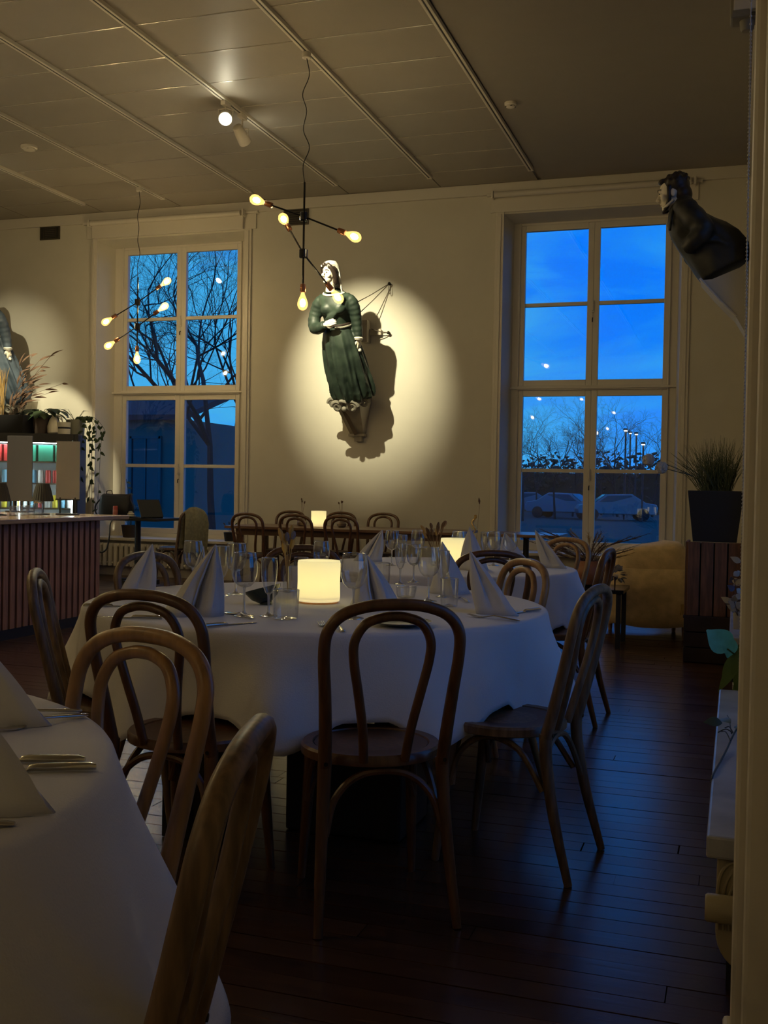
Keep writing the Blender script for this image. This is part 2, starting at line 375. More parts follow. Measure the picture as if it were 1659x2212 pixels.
for i, (a, b) in enumerate(RIGHT): window('window_%d' % (3+i), b-a-.10, (XR+.36, (a+b)/2, 0), -PI/2)
# window boards
def board(name, x0, x1, y0, y1, z, m, th=.035):
    return struct(box(name, ((x0+x1)/2, (y0+y1)/2, z-th/2), (x1-x0, y1-y0, th), m, bevel=.006))
board('trim_5', BACK[0][0]-.06, BACK[0][1]+.06, YB-.10, YB+.34, .49, m_wood_white)
board('trim_6', BACK[1][0]-.06, BACK[1][1]+.06, YB-.10, YB+.34, .49, m_wood_white)
m_marble = mat('marble_sill', (.42, .43, .45), .28, noise_amt=.6, scale=5, col2=(.22, .22, .24))
board('trim_7', -.043, XR+.24, 2.42, 4.26, .45, m_marble, .05)
board('trim_8', -.016, XR+.24, 5.80, 7.66, .45, m_marble, .05)
# painted pilaster beside the nearest window, on a plinth block
mb = MB().box((.075, 1.99, 2.4), (.09, .24, 4.6)).box((.062, 1.93, 2.4), (.10, .03, 4.6)).box((.06, 1.99, .1), (.12, .28, .2))
struct(mb.build('trim_9', m_wood_white, None, False, bevel=.008))
# daylight portals in the openings
def portal(loc, rot, sx, sy):
    l = bpy.data.lights.new('portal', 'AREA'); l.shape = 'RECTANGLE'; l.size = sx; l.size_y = sy; l.cycles.is_portal = True
    o = bpy.data.objects.new('portal', l); C.objects.link(o); o.location = loc; o.rotation_euler = rot
for a, b in BACK: portal(((a+b)/2, YB+.50, 2.4), (-PI/2, 0, 0), b-a-.1, 3.85)
for a, b in RIGHT: portal((XR+.50, (a+b)/2, 2.4), (-PI/2, 0, -PI/2), b-a-.1, 3.85)

# ------------------------------------------------------------------ ceiling fittings
def track(x, label, y0=-2.5):
    t = thing('lighting_track', (x, (y0+11.5)/2, ZC), label, 'track', group=None)
    ln = 11.5-y0
    box('rail', (-.018, 0, -.012), (.022, ln, .034), m_track, t, bevel=.003); box('rail', (.018, 0, -.012), (.022, ln, .034), m_track, t, bevel=.003)
    box('slot', (0, 0, -.015), (.014, ln-.01, .022), m_slot, t); box('end_cap', (0, ln/2+.008, -.012), (.06, .016, .036), m_track, t)
    return t
track(TRX[0], 'white ceiling track at the edge of the plain plaster, rightmost of all', 2.0)
track(TRX[1], 'white ceiling track from which the nearer bulb pendant hangs')
track(TRX[2], 'white ceiling track carrying the two lit spotlights')
track(TRX[3], 'empty white ceiling track between the spotlights and the far pendant')
track(TRX[4], 'white ceiling track from which the far pendant by the window hangs')
track(TRX[5], 'short stretch of white ceiling track near the left edge, past the far pendant')

def bulb_shape(mb, R): # along +Z from the socket
    return mb.lathe([(.013, 0), (.015, .012), (.022, .03), (.034, .058), (.042, .085), (.042, .105), (.033, .128), (.017, .141), (.001, .145)], 16, (0, 0, 0), R)
def pendant(x, y, label, hub1, hub2, arms1, arms2, low, rodtop, wav):
    t = thing('pendant_lamp', (x, y, ZC-.03), label, 'pendant lamp')
    z0 = ZC-.03
    MB().lathe([(.03, -.05), (.035, -.045), (.035, -.005), (.028, 0)], 16).build('canopy', m_track, t)
    pts = [(0, 0, -.04)]
    n = 7
    for i in range(1, n): pts.append((wav*(.5+.5*(i % 3))*(1 if i % 2 else -1), wav*.4*(1 if i % 3 else -1), -.04-(z0-.04-rodtop)*i/n))
    pts.append((0, 0, rodtop-z0)); MB().tube(cr(pts, 6), .004, 6).build('cord', m_black, t)
    MB().tube([(0, 0, rodtop-z0+.01), (0, 0, low-z0)], .009, 8).build('rod', m_blackgl, t)
    for hz, ends in ((hub1, arms1), (hub2, arms2)):
        MB().lathe([(.026, -.036), (.034, -.03), (.034, .03), (.026, .036)], 16, (0, 0, hz-z0)).build('hub', m_blackgl, t)
        for d in ends:
            d = Vector(d); ln = d.length; u = d.normalized(); q = Vector((0, 0, 1)).rotation_difference(u).to_matrix(); c = V(0, 0, hz-z0)
            MB().tube([c+u*.02, c+u*(ln-.17)], .007, 8).build('arm', m_blackgl, t)
            MB().lathe([(.012, -.02), (.021, -.015), (.023, .0), (.023, .045), (.019, .05)], 14, c+u*(ln-.175), q).build('socket', m_copper, t)
            mb = MB(); bulb_shape(mb, q); mb.v = [v+c+u*(ln-.127) for v in mb.v]; bo = mb.build('bulb', m_bulb, t); MB().ball(c+u*(ln-.127+.085), (.023, .023, .033), 10, 8, q).build('filament', m_filament, bo)
    q = Matrix.Rotation(PI, 3, 'X'); c = V(0, 0, low-z0)
    MB().lathe([(.012, -.02), (.021, -.015), (.023, .0), (.023, .045), (.019, .05)], 14, c, q).build('socket', m_copper, t)
    mb = MB(); bulb_shape(mb, q); mb.v = [v+c+V(0, 0, -.048) for v in mb.v]; bo = mb.build('bulb', m_bulb, t); MB().ball(c+V(0, 0, -.048-.085), (.023, .023, .033), 10, 8).build('filament', m_filament, bo)
    return t
pendant(-3.338, 7.915, 'black branching pendant with five glowing bulbs, hanging in front of the green figurehead',
        3.356, 3.061, [(-.46, .0, .175), (.47, .0, -.20)], [(-.29, .22, .37), (.20, .33, -.33)], 2.80, 3.62, .022)
pendant(-6.72, 10.968, 'black branching pendant with five glowing bulbs, hanging before the left window',
        3.319, 3.037, [(.36, .1, .27), (-.40, -.1, -.25)], [(.33, .1, .26), (-.36, -.1, -.25)], 2.79, 3.60, .012)
# unseen copies of the fitting, added to brighten tables, bar and walls
for k, (px, py) in enumerate(((-9.0, 5.2), (-5.56, 4.3), (-9.0, .8), (-3.338, -2.2), (-4.47, 2.0), (-6.72, 6.2))):
    pendant(px, py, ('added unseen branching pendant over the far side of the bar', 'added unseen branching pendant over the aisle between bar and tables', 'added unseen branching pendant in the rear corner of the room', 'added unseen branching pendant behind the viewer', 'added unseen branching pendant left of the nearest table', 'added unseen branching pendant in front of the bar counter')[k],
            3.33, 3.05, [(-.43, .1, .18), (.43, -.1, -.18)], [(-.25, .25, .3), (.25, -.25, -.3)], 2.79, 3.6, .015)

m_spotglow = emitmat('spot_lens', (1.0, .93, .66), 60)
def spotlight(loc, target, label, power, ang, blend, size=.03, spill=0):
    t = thing('spotlight', loc, label, 'spotlight')
    d = (Vector(target)-Vector(loc)).normalized(); q = Vector((0, 0, 1)).rotation_difference(d).to_matrix(); up = ZC-.03-loc[2]
    box('track_adapter', (0, 0, up-.02), (.045, .12, .04), m_track, t, bevel=.004)
    mb = MB().tube([(0, 0, up-.03), (0, 0, .055)], .008, 8)
    sd = d.cross(V(0, 0, 1)).normalized()
    mb.tube([sd*.062, sd*.066+V(0, 0, .06), V(0, 0, .075), sd*-.066+V(0, 0, .06), sd*-.062], .006, 6); mb.build('yoke', m_track, t)
    MB().lathe([(.028, -.12), (.044, -.11), (.054, -.03), (.060, .065), (.060, .072), (.054, .072), (.050, .04)], 20, (0, 0, 0), q, True, False).build('housing', m_track, t)
    MB().lathe([(.0505, .0), (.047, .022), (.030, .038), (.001, .044)], 20, d*.052, q).build('lamp_lens', m_spotglow, t)
    l = bpy.data.lights.new('spot_beam', 'SPOT'); l.energy = power; l.color = (1.0, .90, .58); l.spot_size = math.radians(ang); l.spot_blend = blend; l.shadow_soft_size = size
    o = bpy.data.objects.new('spot_beam', l); C.objects.link(o); o.parent = t; o.location = d*.105; o.rotation_euler = d.to_track_quat('-Z', 'Y').to_euler()
    if spill:
        l = bpy.data.lights.new('spot_spill', 'POINT'); l.energy = spill; l.color = (1.0, .93, .68); l.shadow_soft_size = .02
        o = bpy.data.objects.new('spot_spill', l); C.objects.link(o); o.parent = t; o.location = d*.125
    return t
spotlight((-4.47, 8.74, 4.53), (-1.9, 3.2, .3), 'white track spotlight nearer the viewer, its lens glaring', 60, 60, .8, spill=1.6)
spotlight((-4.47, 9.08, 4.46), (-4.26, 11.8, 2.72), 'white track spotlight turned to the green figurehead, lower of the pair', SPOTW, 39, 1.0, .02, spill=.8)
spotlight((-7.95, 9.3, 4.52), (-8.7, 12.0, 1.35), 'white track spotlight out of frame, lighting the wall over the drinks fridge', 620, 27, .35, .02)
spotlight((-6.72, 5.7, 4.52), (-9.3, 12.0, 2.75), 'white track spotlight out of frame, turned to the blue figurehead', 900, 18, 1.0, .02)

spotlight((-7.85, 7.3, 4.52), (-5.7, 7.4, .9), 'white track spotlight out of frame, lighting the bar top', 700, 34, .6, .03)
def vent(x0, x1, z0, z1, label):
    t = thing('vent_grille', ((x0+x1)/2, YB, (z0+z1)/2), label, 'vent'); w = x1-x0; h = z1-z0
    box('backing', (0, -.004, 0), (w, .008, h), mat('vent_dark', (.025, .022, .02), .7), t)
    m = mat('vent_bronze', (.10, .085, .06), .45, metal=.5)
    f = MB()
    for s in (-1, 1): f.box((0, -.012, s*(h/2-.008)), (w, .012, .016)); f.box((s*(w/2-.008), -.012, 0), (.016, .012, h-.032)); f.box((s*(w/2-.06), -.011, 0), (.01, .01, h-.032))
    f.build('frame', m, t, False)
    for i in range(6): box('slat', (0, -.012, -h/2+.035+i*(h-.07)/5), (w-.15, .008, .008), m, t)
vent(-8.835, -8.53, 4.39, 4.58, 'small bronze vent grille high on the wall, left of the left window')
vent(-5.324, -4.997, 4.37, 4.57, 'small bronze vent grille high on the wall behind the nearer pendant')
def detector(x, y, label, r=.055):
    t = thing('smoke_detector', (x, y, ZC), label, 'smoke detector')
    MB().lathe([(r*.55, -.045), (r*.8, -.036), (r*.8, -.026)], 20).build('sensor_cap', m_track, t)
    MB().lathe([(r*.86, -.028), (r, -.02), (r, .002)], 20).build('base', m_track, t)
    for a in range(4): MB().box((r*.62*math.cos(a*PI/2+.4), r*.62*math.sin(a*PI/2+.4), -.0365), (.022, .022, .006)).build('smoke_slot', m_slot, t, False)
detector(-2.017, 9.522, 'white smoke detector on the plain plaster ceiling'); detector(-7.087, 9.419, 'white smoke detector on the tiled ceiling at left', .085)

# roller blinds
def blind(x0, x1, label, boxed):
    t = thing('roller_blind', ((x0+x1)/2, YB, 4.5), label, 'blind'); w = x1-x0
    MB().tube([(-w/2+.03, -.085, .045), (w/2-.05, -.085, .045)], .034, 14).build('roller', m_wood_white, t)
    if boxed: box('fascia', (.0, -.045, -.06), (w-.06, .03, .17), m_wood_white, t, bevel=.006)
    for s in (-1, 1): box('bracket', (s*(w/2-.012), -.06, .045), (.02, .12, .085), m_track, t, bevel=.004)
blind(-8.04, -5.82, 'rolled-up white blind over the left window', True)
blind(-2.72, -.484, 'rolled-up white blind over the right window', False)
# ------------------------------------------------------------------ carved figureheads
m_gown = mat('gown_green', (.034, .053, .037), .5, noise_amt=.6, scale=7, col2=(.010, .019, .014), spec=.5)
m_gown2 = mat('gown_slate', (.085, .115, .15), .5, noise_amt=.5, scale=6)
m_face = mat('painted_face', (.78, .72, .58), .5)
m_hair = mat('carved_hair', (.022, .014, .010), .45)
m_veil = mat('carved_veil', (.62, .60, .52), .6)
m_scroll = mat('scroll_grey', (.36, .34, .28), .6, noise_amt=.4, scale=12)
m_board = mat('bracket_board', (.40, .36, .29), .65, noise_amt=.2, scale=6)
m_rope = mat('rope', (.10, .08, .055), .8)
m_coat = mat('coat_dark', (.024, .025, .018), .5, noise_amt=.6, scale=11, bump=.5, bscale=14)
def head_mesh(mb, X):
    t = MB()
    t.ball((0, .012, .02), (.072, .09, .092), 20, 14).ball((0, -.020, -.045), (.052, .062, .064), 18, 12).ball((0, -.066, -.092), (.020, .018, .018), 12, 8)
    t.tube([(0, -.070, .028), (0, -.088, .002), (0, -.106, -.024), (0, -.092, -.036)], [.006, .009, .012, .008], 10)
    t.ball((0, -.066, .036), (.048, .022, .010), 14, 8)
    for s in (-1, 1):
        t.ball((s*.036, -.054, -.022), (.024, .026, .026), 12, 8).ball((s*.010, -.094, -.032), (.008, .010, .007), 8, 6)
        t.ball((s*.071, .010, -.012), (.010, .020, .030), 10, 8).ball((s*.028, -.068, .012), (.015, .012, .010), 10, 8)
    t.ball((0, -.080, -.055), (.021, .012, .0055), 12, 6).ball((0, -.077, -.066), (.018, .012, .006), 12, 6)
    t.tube([(0, .012, -.05), (0, .022, -.13), (0, .03, -.20)], [.050, .047, .056], 16)
    t.v = [X @ v for v in t.v]; mb.add(t.v, t.f)
def face_paint(X, parent):
    for s in (-1, 1):
        e = MB().ball((s*.028, -.079, .012), (.011, .004, .0055), 10, 6); e.v = [X @ v for v in e.v]; e.build('eye', m_hair, parent)
        b = MB().tube([(s*.012, -.087, .034), (s*.03, -.084, .041), (s*.047, -.066, .034)], .003, 6); b.v = [X @ v for v in b.v]; b.build('eyebrow', m_hair, parent)
    l = MB().ball((0, -.090, -.060), (.017, .004, .0035), 10, 6); l.v = [X @ v for v in l.v]; l.build('lips', mat('lip_red', (.42, .16, .11), .5), parent)
def hand_mesh(X, curl=.6):      # palm along +Y, back of hand +Z, thumb on +X side
    t = MB().ball((0, .035, 0), (.037, .045, .015), 14, 8)
    for i, (x, ln) in enumerate(((.027, .068), (.009, .078), (-.010, .072), (-.027, .056))):
        p = V(x, .068, 0); a = 0; pts = [p-V(0, .02, 0), p]
        for k in range(3): a += curl*(.5+.25*k); p = p+V(0, math.cos(a), -math.sin(a))*ln*(.45, .32, .23)[k]; pts.append(p)
        t.tube(pts, [.010, .010, .0092, .0085, .006], 8); t.ball(pts[-1], .0062, 8, 6)
    pts = [V(.026, .01, -.003), V(.047, .035, -.010), V(.052, .062, -.018), V(.044, .082, -.024)]
    t.tube(pts, [.012, .011, .0095, .007], 8); t.tube([(0, -.05, 0), (0, 0, 0), (0, .02, 0)], [.026, .026, .028], 12)
    t.v = [X @ v for v in t.v]; return t
def frame(o, y, z): # matrix from origin, +Y and approximate +Z directions
    y = Vector(y).normalized(); x = y.cross(Vector(z)).normalized(); z = x.cross(y)
    m = Matrix((x, y, z)).transposed().to_4x4(); m.translation = Vector(o); return m

def figurehead(X0, label, gown, lean=25, bx=0, scale=1.0, full=True, ropes=True):
    t = thing('figurehead', (X0, YB, 1.80), label, 'figurehead')
    hemY, hemZ = -.40, .44
    LM = Matrix.Translation((bx, hemY, hemZ)) @ Matrix.Rotation(math.radians(lean), 4, 'X') @ Matrix.Scale(scale, 4)
    # gown, torso and sleeves: one body
    b = MB(); rings = []
    prof = [(0, .205, .185, 1), (.03, .225, .205, 1), (.10, .238, .215, 1), (.22, .238, .212, .95), (.38, .230, .205, .8), (.54, .222, .195, .6), (.68, .205, .178, .4), (.78, .180, .155, .25), (.85, .150, .130, .08), (.90, .146, .122, 0), (.97, .160, .135, 0), (1.06, .176, .148, 0), (1.13, .186, .135, 0), (1.19, .178, .108, 0), (1.235, .115, .085, 0), (1.27, .062, .062, 0)]
    for z, rx, ry, f in prof:
        r = []
        for i in range(72):
            a = 2*PI*i/72; ph = 4.2*math.sin(z*2.1)
            w1 = math.sin(11*a+ph*.5+.8*math.sin(3*a)); k = 1+f*(.12*math.copysign(abs(w1)**.6, w1)+.07*math.sin(19*a-ph*.7+1)+.04*math.sin(5*a+2+z*2))
            ox = .105*max(0, .8-z)**1.2
            r.append(Vector((rx*k*math.cos(a)+ox, ry*k*math.sin(a)-.01*math.sin(z*3), z)))
        rings.append(r)
    b.loft(rings)
    b.ball((-.07, -.10, 1.07), (.078, .062, .07)).ball((.07, -.10, 1.07), (.078, .062, .07))
    ra = cr([(-.125, .01, 1.185), (-.195, .0, 1.12), (-.235, -.01, 1.03), (-.262, -.05, .93), (-.235, -.115, .865), (-.15, -.175, .885), (-.075, -.205, .925)], 6)
    la = cr([(.125, .01, 1.185), (.185, .02, 1.12), (.208, .02, 1.03), (.215, .02, .92), (.222, .0, .80), (.226, -.03, .70)], 6)
    for p, q in ((ra, [.05, .066, .072, .072, .070, .062, .048]), (la, [.05, .066, .070, .066, .058, .050])):
        m = len(p); rr = rads(q, m); rr = [r*(1+.05*math.sin(i*1.9)) for i, r in enumerate(rr)]; b.tube(p, rr, 16)
    for k in range(5): # shawl pleats across the chest
        b.tube(cr([(.15-.012*k, -.075-.008*k, 1.20-.006*k), (.10-.02*k, -.14, 1.10-.012*k), (.01-.02*k, -.155, .985), (-.03-.01*k, -.13, .93)], 5), .012, 6)
    b.v = [LM @ v for v in b.v]; body = remesh(b.build('gown', gown, t), .011, 2)
    # belt, apron edge, collar, cuffs
    def ringband(name, z, rx, ry, r, m, a0=0, a1=2*PI, dz=0):
        n = 28; p = [LM @ V(rx*math.cos(a0+(a1-a0)*i/n), ry*math.sin(a0+(a1-a0)*i/n), z+dz*math.cos(a0+(a1-a0)*i/n*1)) for i in range(n+1)]
        return MB().tube(p, r*scale, 8).build(name, m, t)
    ringband('belt', .885, .150, .128, .016, m_hair)
    ringband('apron_edge', .865, .160, .138, .012, m_scroll, -1.5, .2)
    ringband('collar', 1.225, .118, .094, .013, m_veil, -PI, 0, .0)
    if full:
        HM = LM @ Matrix.Translation((-.005, -.035, 1.455)) @ Matrix.Rotation(math.radians(-24), 4, 'Z') @ Matrix.Rotation(math.radians(-16), 4, 'X')
        h = MB(); head_mesh(h, HM); hd = remesh(h.build('head', m_face, t), .0055, 3); face_paint(HM, hd)
        h = MB()
        h.ball((0, .032, .045), (.084, .086, .080), 20, 12)
        for s in (-1, 1): h.tube(cr([(s*.012, -.066, .098), (s*.055, -.055, .075), (s*.080, -.022, .02), (s*.084, .012, -.045), (s*.066, .045, -.105)], 5), [.014]+[.026]*18+[.030]*2, 10); h.ball((s*.074, .03, -.075), (.026, .04, .05)); h.ball((s*.06, .06, -.11), (.028, .036, .045))
        h.v = [HM @ v for v in h.v]; remesh(h.build('hair', m_hair, t), .008, 2)
        h = MB(); rr = []
        for (y, z, w, d) in ((-.035, .118, .050, .016), (.0, .140, .070, .018), (.06, .138, .086, .018), (.115, .085, .094, .016), (.135, 0, .092, .015), (.15, -.10, .10, .015), (.175, -.20, .112, .014), (.195, -.28, .12, .012)):
            rr.append([Vector((w*math.sin(u), y-(1-math.cos(u))*.085, z-(.06 if z > .05 else .01)*(1-math.cos(u))) ) for u in [(-1.25+2.5*i/16) for i in range(17)]]+[Vector((w*math.sin(u)*.92, y-(1-math.cos(u))*.085+.004-d*(1 if z < .05 else .2), z-(.06 if z > .05 else .01)*(1-math.cos(u))-(d if z > .05 else 0))) for u in [(1.25-2.5*i/16) for i in range(17)]])
        h.loft(rr); h.v = [HM @ v for v in h.v]; h.build('veil', m_veil, t)
        H1 = LM @ frame((-.075, -.208, .925), (.9, -.15, .32), (0, -1, .15)); remesh(hand_mesh(H1, .35).build('hand', m_face, t), .0045, 2)
        H2 = LM @ frame((.228, -.035, .69), (.04, -.10, -1), (1, -.3, 0)); remesh(hand_mesh(H2, .8).build('hand', m_face, t), .0045, 2)
        MB().lathe([(.001, 0), (.018, .004), (.022, .02), (.012, .035), (.001, .038)], 12, LM @ V(.236, -.06, .56)).build('held_scroll', m_veil, t)
        ringc = MB().lathe([(.046, -.02), (.058, 0), (.046, .02)], 16, LM @ V(.226, -.03, .705)); ringc.build('cuff', m_veil, t)
    # carved scroll under the hem
    s = MB()
    def spiral(c, r0, sgn, turns=1.6, up=1):
        p = []
        for i in range(30):
            a = i/29*turns*2*PI; r = r0*(1-.75*i/29); p.append(V(c[0]+sgn*r*math.cos(a), c[1], c[2]+up*r*math.sin(a)))
        return p
    s.ball((0, .02, -.04), (.21, .17, .065), 20, 10)
    s.tube(spiral((-.085, -.165, -.055), .062, -1), rads([.026, .018], 30), 8); s.tube(spiral((.10, -.165, -.055), .066, 1), rads([.028, .018], 30), 8)
    s.tube(spiral((.20, -.02, -.06), .055, 1), rads([.026, .016], 30), 8); s.tube(spiral((-.19, -.03, -.06), .055, -1), rads([.026, .016], 30), 8)
    s.tube(cr([(-.05, -.17, -.01), (.0, -.185, .01), (.06, -.175, -.01)], 5), .022, 8); s.ball((.005, -.19, -.075), (.03, .03, .03)); s.ball((-.02, -.18, .015), (.035, .03, .022))
    s.v = [LM @ v for v in s.v]; s.build('scroll_base', m_scroll, t)
    # bracket to the wall
    w = MB(); a = .155; vs = [(-a+bx, hemY+.02-.08, hemZ-.06), (a+bx, hemY+.02-.08, hemZ-.06), (a+bx, -.003, hemZ+.02), (-a+bx, -.003, hemZ+.02), (-.085+bx, -.09, .03), (.085+bx, -.09, .03), (.085+bx, -.003, .03), (-.085+bx, -.003, .03)]
    w.add(vs, [(0, 1, 2, 3), (7, 6, 5, 4), (4, 5, 1, 0), (5, 6, 2, 1), (6, 7, 3, 2), (7, 4, 0, 3)]); w.build('bracket', m_board, t, False)
    st = MB(); p0 = V(-.10+bx, hemY-.02, hemZ-.06); p1 = V(-.005+bx, -.115, .03); st.tube([p0, p1], [.034, .030], 4); st.build('brace_board', mat('brace_wood', (.16, .12, .08), .6), t, False)
    box('bracket_foot', (bx, -.055, .015), (.20, .11, .03), m_board, t, bevel=.004); box('bracket_foot', (bx+.01, -.04, -.03), (.09, .07, .06), m_board, t)
    if full:
        if ropes: box('wall_block', (.09+bx, -.07, 1.24), (.07, .14, .26), m_board, t, bevel=.004); box('wall_block', (.16+bx, -.035, 1.235), (.22, .05, .07), m_board, t, bevel=.004)
        for hk, pts in () if not ropes else ((V(.36, 0, 1.80), [V(.07, -.47, 1.50), V(.10, -.42, 1.38)]), (V(.36, 0, 1.225), [V(.20, -.20, 1.25), V(.16, -.05, 1.235)])):
            g = MB().tube([hk, hk+V(0, -.045, 0)], .012, 8); g.ball(hk+V(0, -.05, 0), .020, 10, 8); g.build('wall_hook', m_bolt, t)
            for p in pts: MB().tube([hk+V(0, -.05, 0), lerp(hk+V(0, -.05, 0), p, .5)+V(0, 0, -.008), p], .005, 6).build('rope', m_rope, t)
        if ropes: MB().tube(cr([V(.36, -.055, 1.80), V(.352, -.055, 1.74), V(.365, -.055, 1.68), V(.378, -.055, 1.70), V(.372, -.055, 1.77)], 5), .003, 6).build('rope', m_rope, t)
    return t
figurehead(-4.30, 'carved woman figurehead in a green gown, leaning out from the wall between the windows', m_gown)
figurehead(-9.0, 'carved figurehead in a slate-blue gown, cut off at the left edge above the bar', m_gown2, ropes=False)

# man in a dark coat leaning out from the wall on the right
t = thing('figurehead', (XR, 8.1, 2.45), 'carved man figurehead in a dark coat leaning from the right wall by the window', 'figurehead')
Y0 = 8.12
def P8(cx, cy): p = at_y(1380+cx/5.82, 340+cy/5.82, Y0); return V(p.x-XR, 0, p.z-2.45)
b = MB(); rings = []
for (a, c, dep, sq) in (((400, 640), (620, 515), .075, 0), ((372, 760), (700, 590), .17, 0), ((362, 900), (830, 715), .215, 0), ((410, 1040), (960, 785), .215, 0), ((500, 1180), (1110, 840), .20, 0), ((620, 1350), (1260, 930), .20, 0), ((720, 1500), (1385, 1060), .21, 0), ((800, 1600), (1400, 1290), .20, 0)):
    A, B = P8(*a), P8(*c); cen = (A+B)/2; h = (B-A)/2; r = []
    for i in range(40):
        u = 2*PI*i/40; cu, su = math.cos(u), math.sin(u); k = 1+.02*math.sin(9*u+len(rings))
        r.append(cen+h*(math.copysign(abs(cu)**.85, cu))*k+V(0, dep*math.copysign(abs(su)**.85, su)*k, 0))
    rings.append(r)
b.loft(rings)
for s, q in ((-1, 1.0), (1, 1.0)):
    pa = cr([P8(560, 660)+V(0, s*.15, 0), P8(640, 780)+V(0, s*.20, 0), P8(820, 1000)+V(0, s*.235, 0), P8(730, 1130)+V(0, s*.235, 0), P8(610, 1230)+V(0, s*.18, 0)], 6)
    b.tube(pa, [q_*(1+.05*math.sin(i_*1.7)) for i_, q_ in enumerate(rads([.075, .085, .078, .066, .055], len(pa)))], 16)
    for k_ in range(4): b.tube(cr([P8(700+40*k_, 1000+55*k_)+V(0, s*.22, 0), P8(800+55*k_, 960+60*k_)+V(0, s*.225, 0), P8(900+70*k_, 960+70*k_)+V(0, s*.20, 0)], 5), .012, 8)
remesh(b.build('coat', m_coat, t), .012, 2)
for s in (-1, 1): # lapel edges and coat seams
    MB().tube(cr([P8(600, 530)+V(0, s*.07, .0), P8(500, 600)+V(0, s*.12, 0), P8(450, 740)+V(0, s*.165, 0), P8(430, 860)+V(0, s*.19, 0), P8(405, 980)+V(0, s*.14, 0)], 5), .010, 8).build('lapel', m_coat, t)
MB().tube(cr([P8(318, 655)+V(0, -.03, 0), P8(370, 640)+V(0, -.07, 0), P8(450, 575)+V(0, -.085, 0)], 5), .010, 8).build('shirt_collar', m_veil, t)
HM = Matrix.Translation(P8(395, 470)+V(.012, 0, 0)) @ Matrix.Rotation(math.radians(-90), 4, 'Z') @ Matrix.Rotation(math.radians(12), 4, 'X')
HM = HM @ Matrix.Scale(1.06, 4)
h = MB(); head_mesh(h, HM); h.tube([P8(400, 560), P8(520, 640)], [.055, .07], 16); hd = remesh(h.build('head', m_face, t), .0055, 3); face_paint(HM, hd)
h = MB(); h.ball((0, .040, .050), (.086, .092, .084), 22, 14); h.ball((0, .07, -.02), (.076, .066, .075), 18, 12); h.ball((0, -.042, .096), (.052, .034, .020), 14, 8); h.ball((.025, -.055, .088), (.026, .018, .016), 10, 6)
for i in range(26): a_ = i*2.4; e_ = .2+.05*i; h.ball((.080*math.cos(a_)*math.cos(e_*.8), .045+.085*math.sin(a_)*math.cos(e_*.8), .05+.080*math.sin(e_*.8)), (.020, .020, .018), 8, 6)
for s in (-1, 1): h.tube(cr([(s*.070, -.010, .04), (s*.070, -.020, -.02), (s*.058, -.034, -.07), (s*.035, -.062, -.105)], 5), .016, 8)
h.tube(cr([(-.035, -.062, -.105), (0, -.078, -.112), (.035, -.062, -.105)], 5), .012, 8)
h.v = [HM @ v for v in h.v]; remesh(h.build('hair', m_hair, t), .007, 2)
poly = [P8(*c) for c in ((778, 1585), (820, 1600), (930, 1590), (1275, 1445), (1400, 1345), (1400, 2330), (1330, 2240), (1220, 2050), (1090, 1925), (950, 1780))]
w = MB(); n = len(poly)
w.loft([[p+V(0, -.16, 0) for p in poly], [p+V(0, .16, 0) for p in poly]])
w.build('bracket', mat('bracket_pale', (.50, .48, .40), .6), t, False)
MB().tube(cr([P8(778, 1585)+V(0, -.17, .0), P8(950, 1780)+V(0, -.17, 0), P8(1090, 1925)+V(0, -.17, 0), P8(1220, 2050)+V(0, -.17, 0)], 5), .010, 6).build('bracket_moulding', m_veil, t)
box('wall_plate', (-.012, 0, .45), (.022, .36, .95), m_board, t)
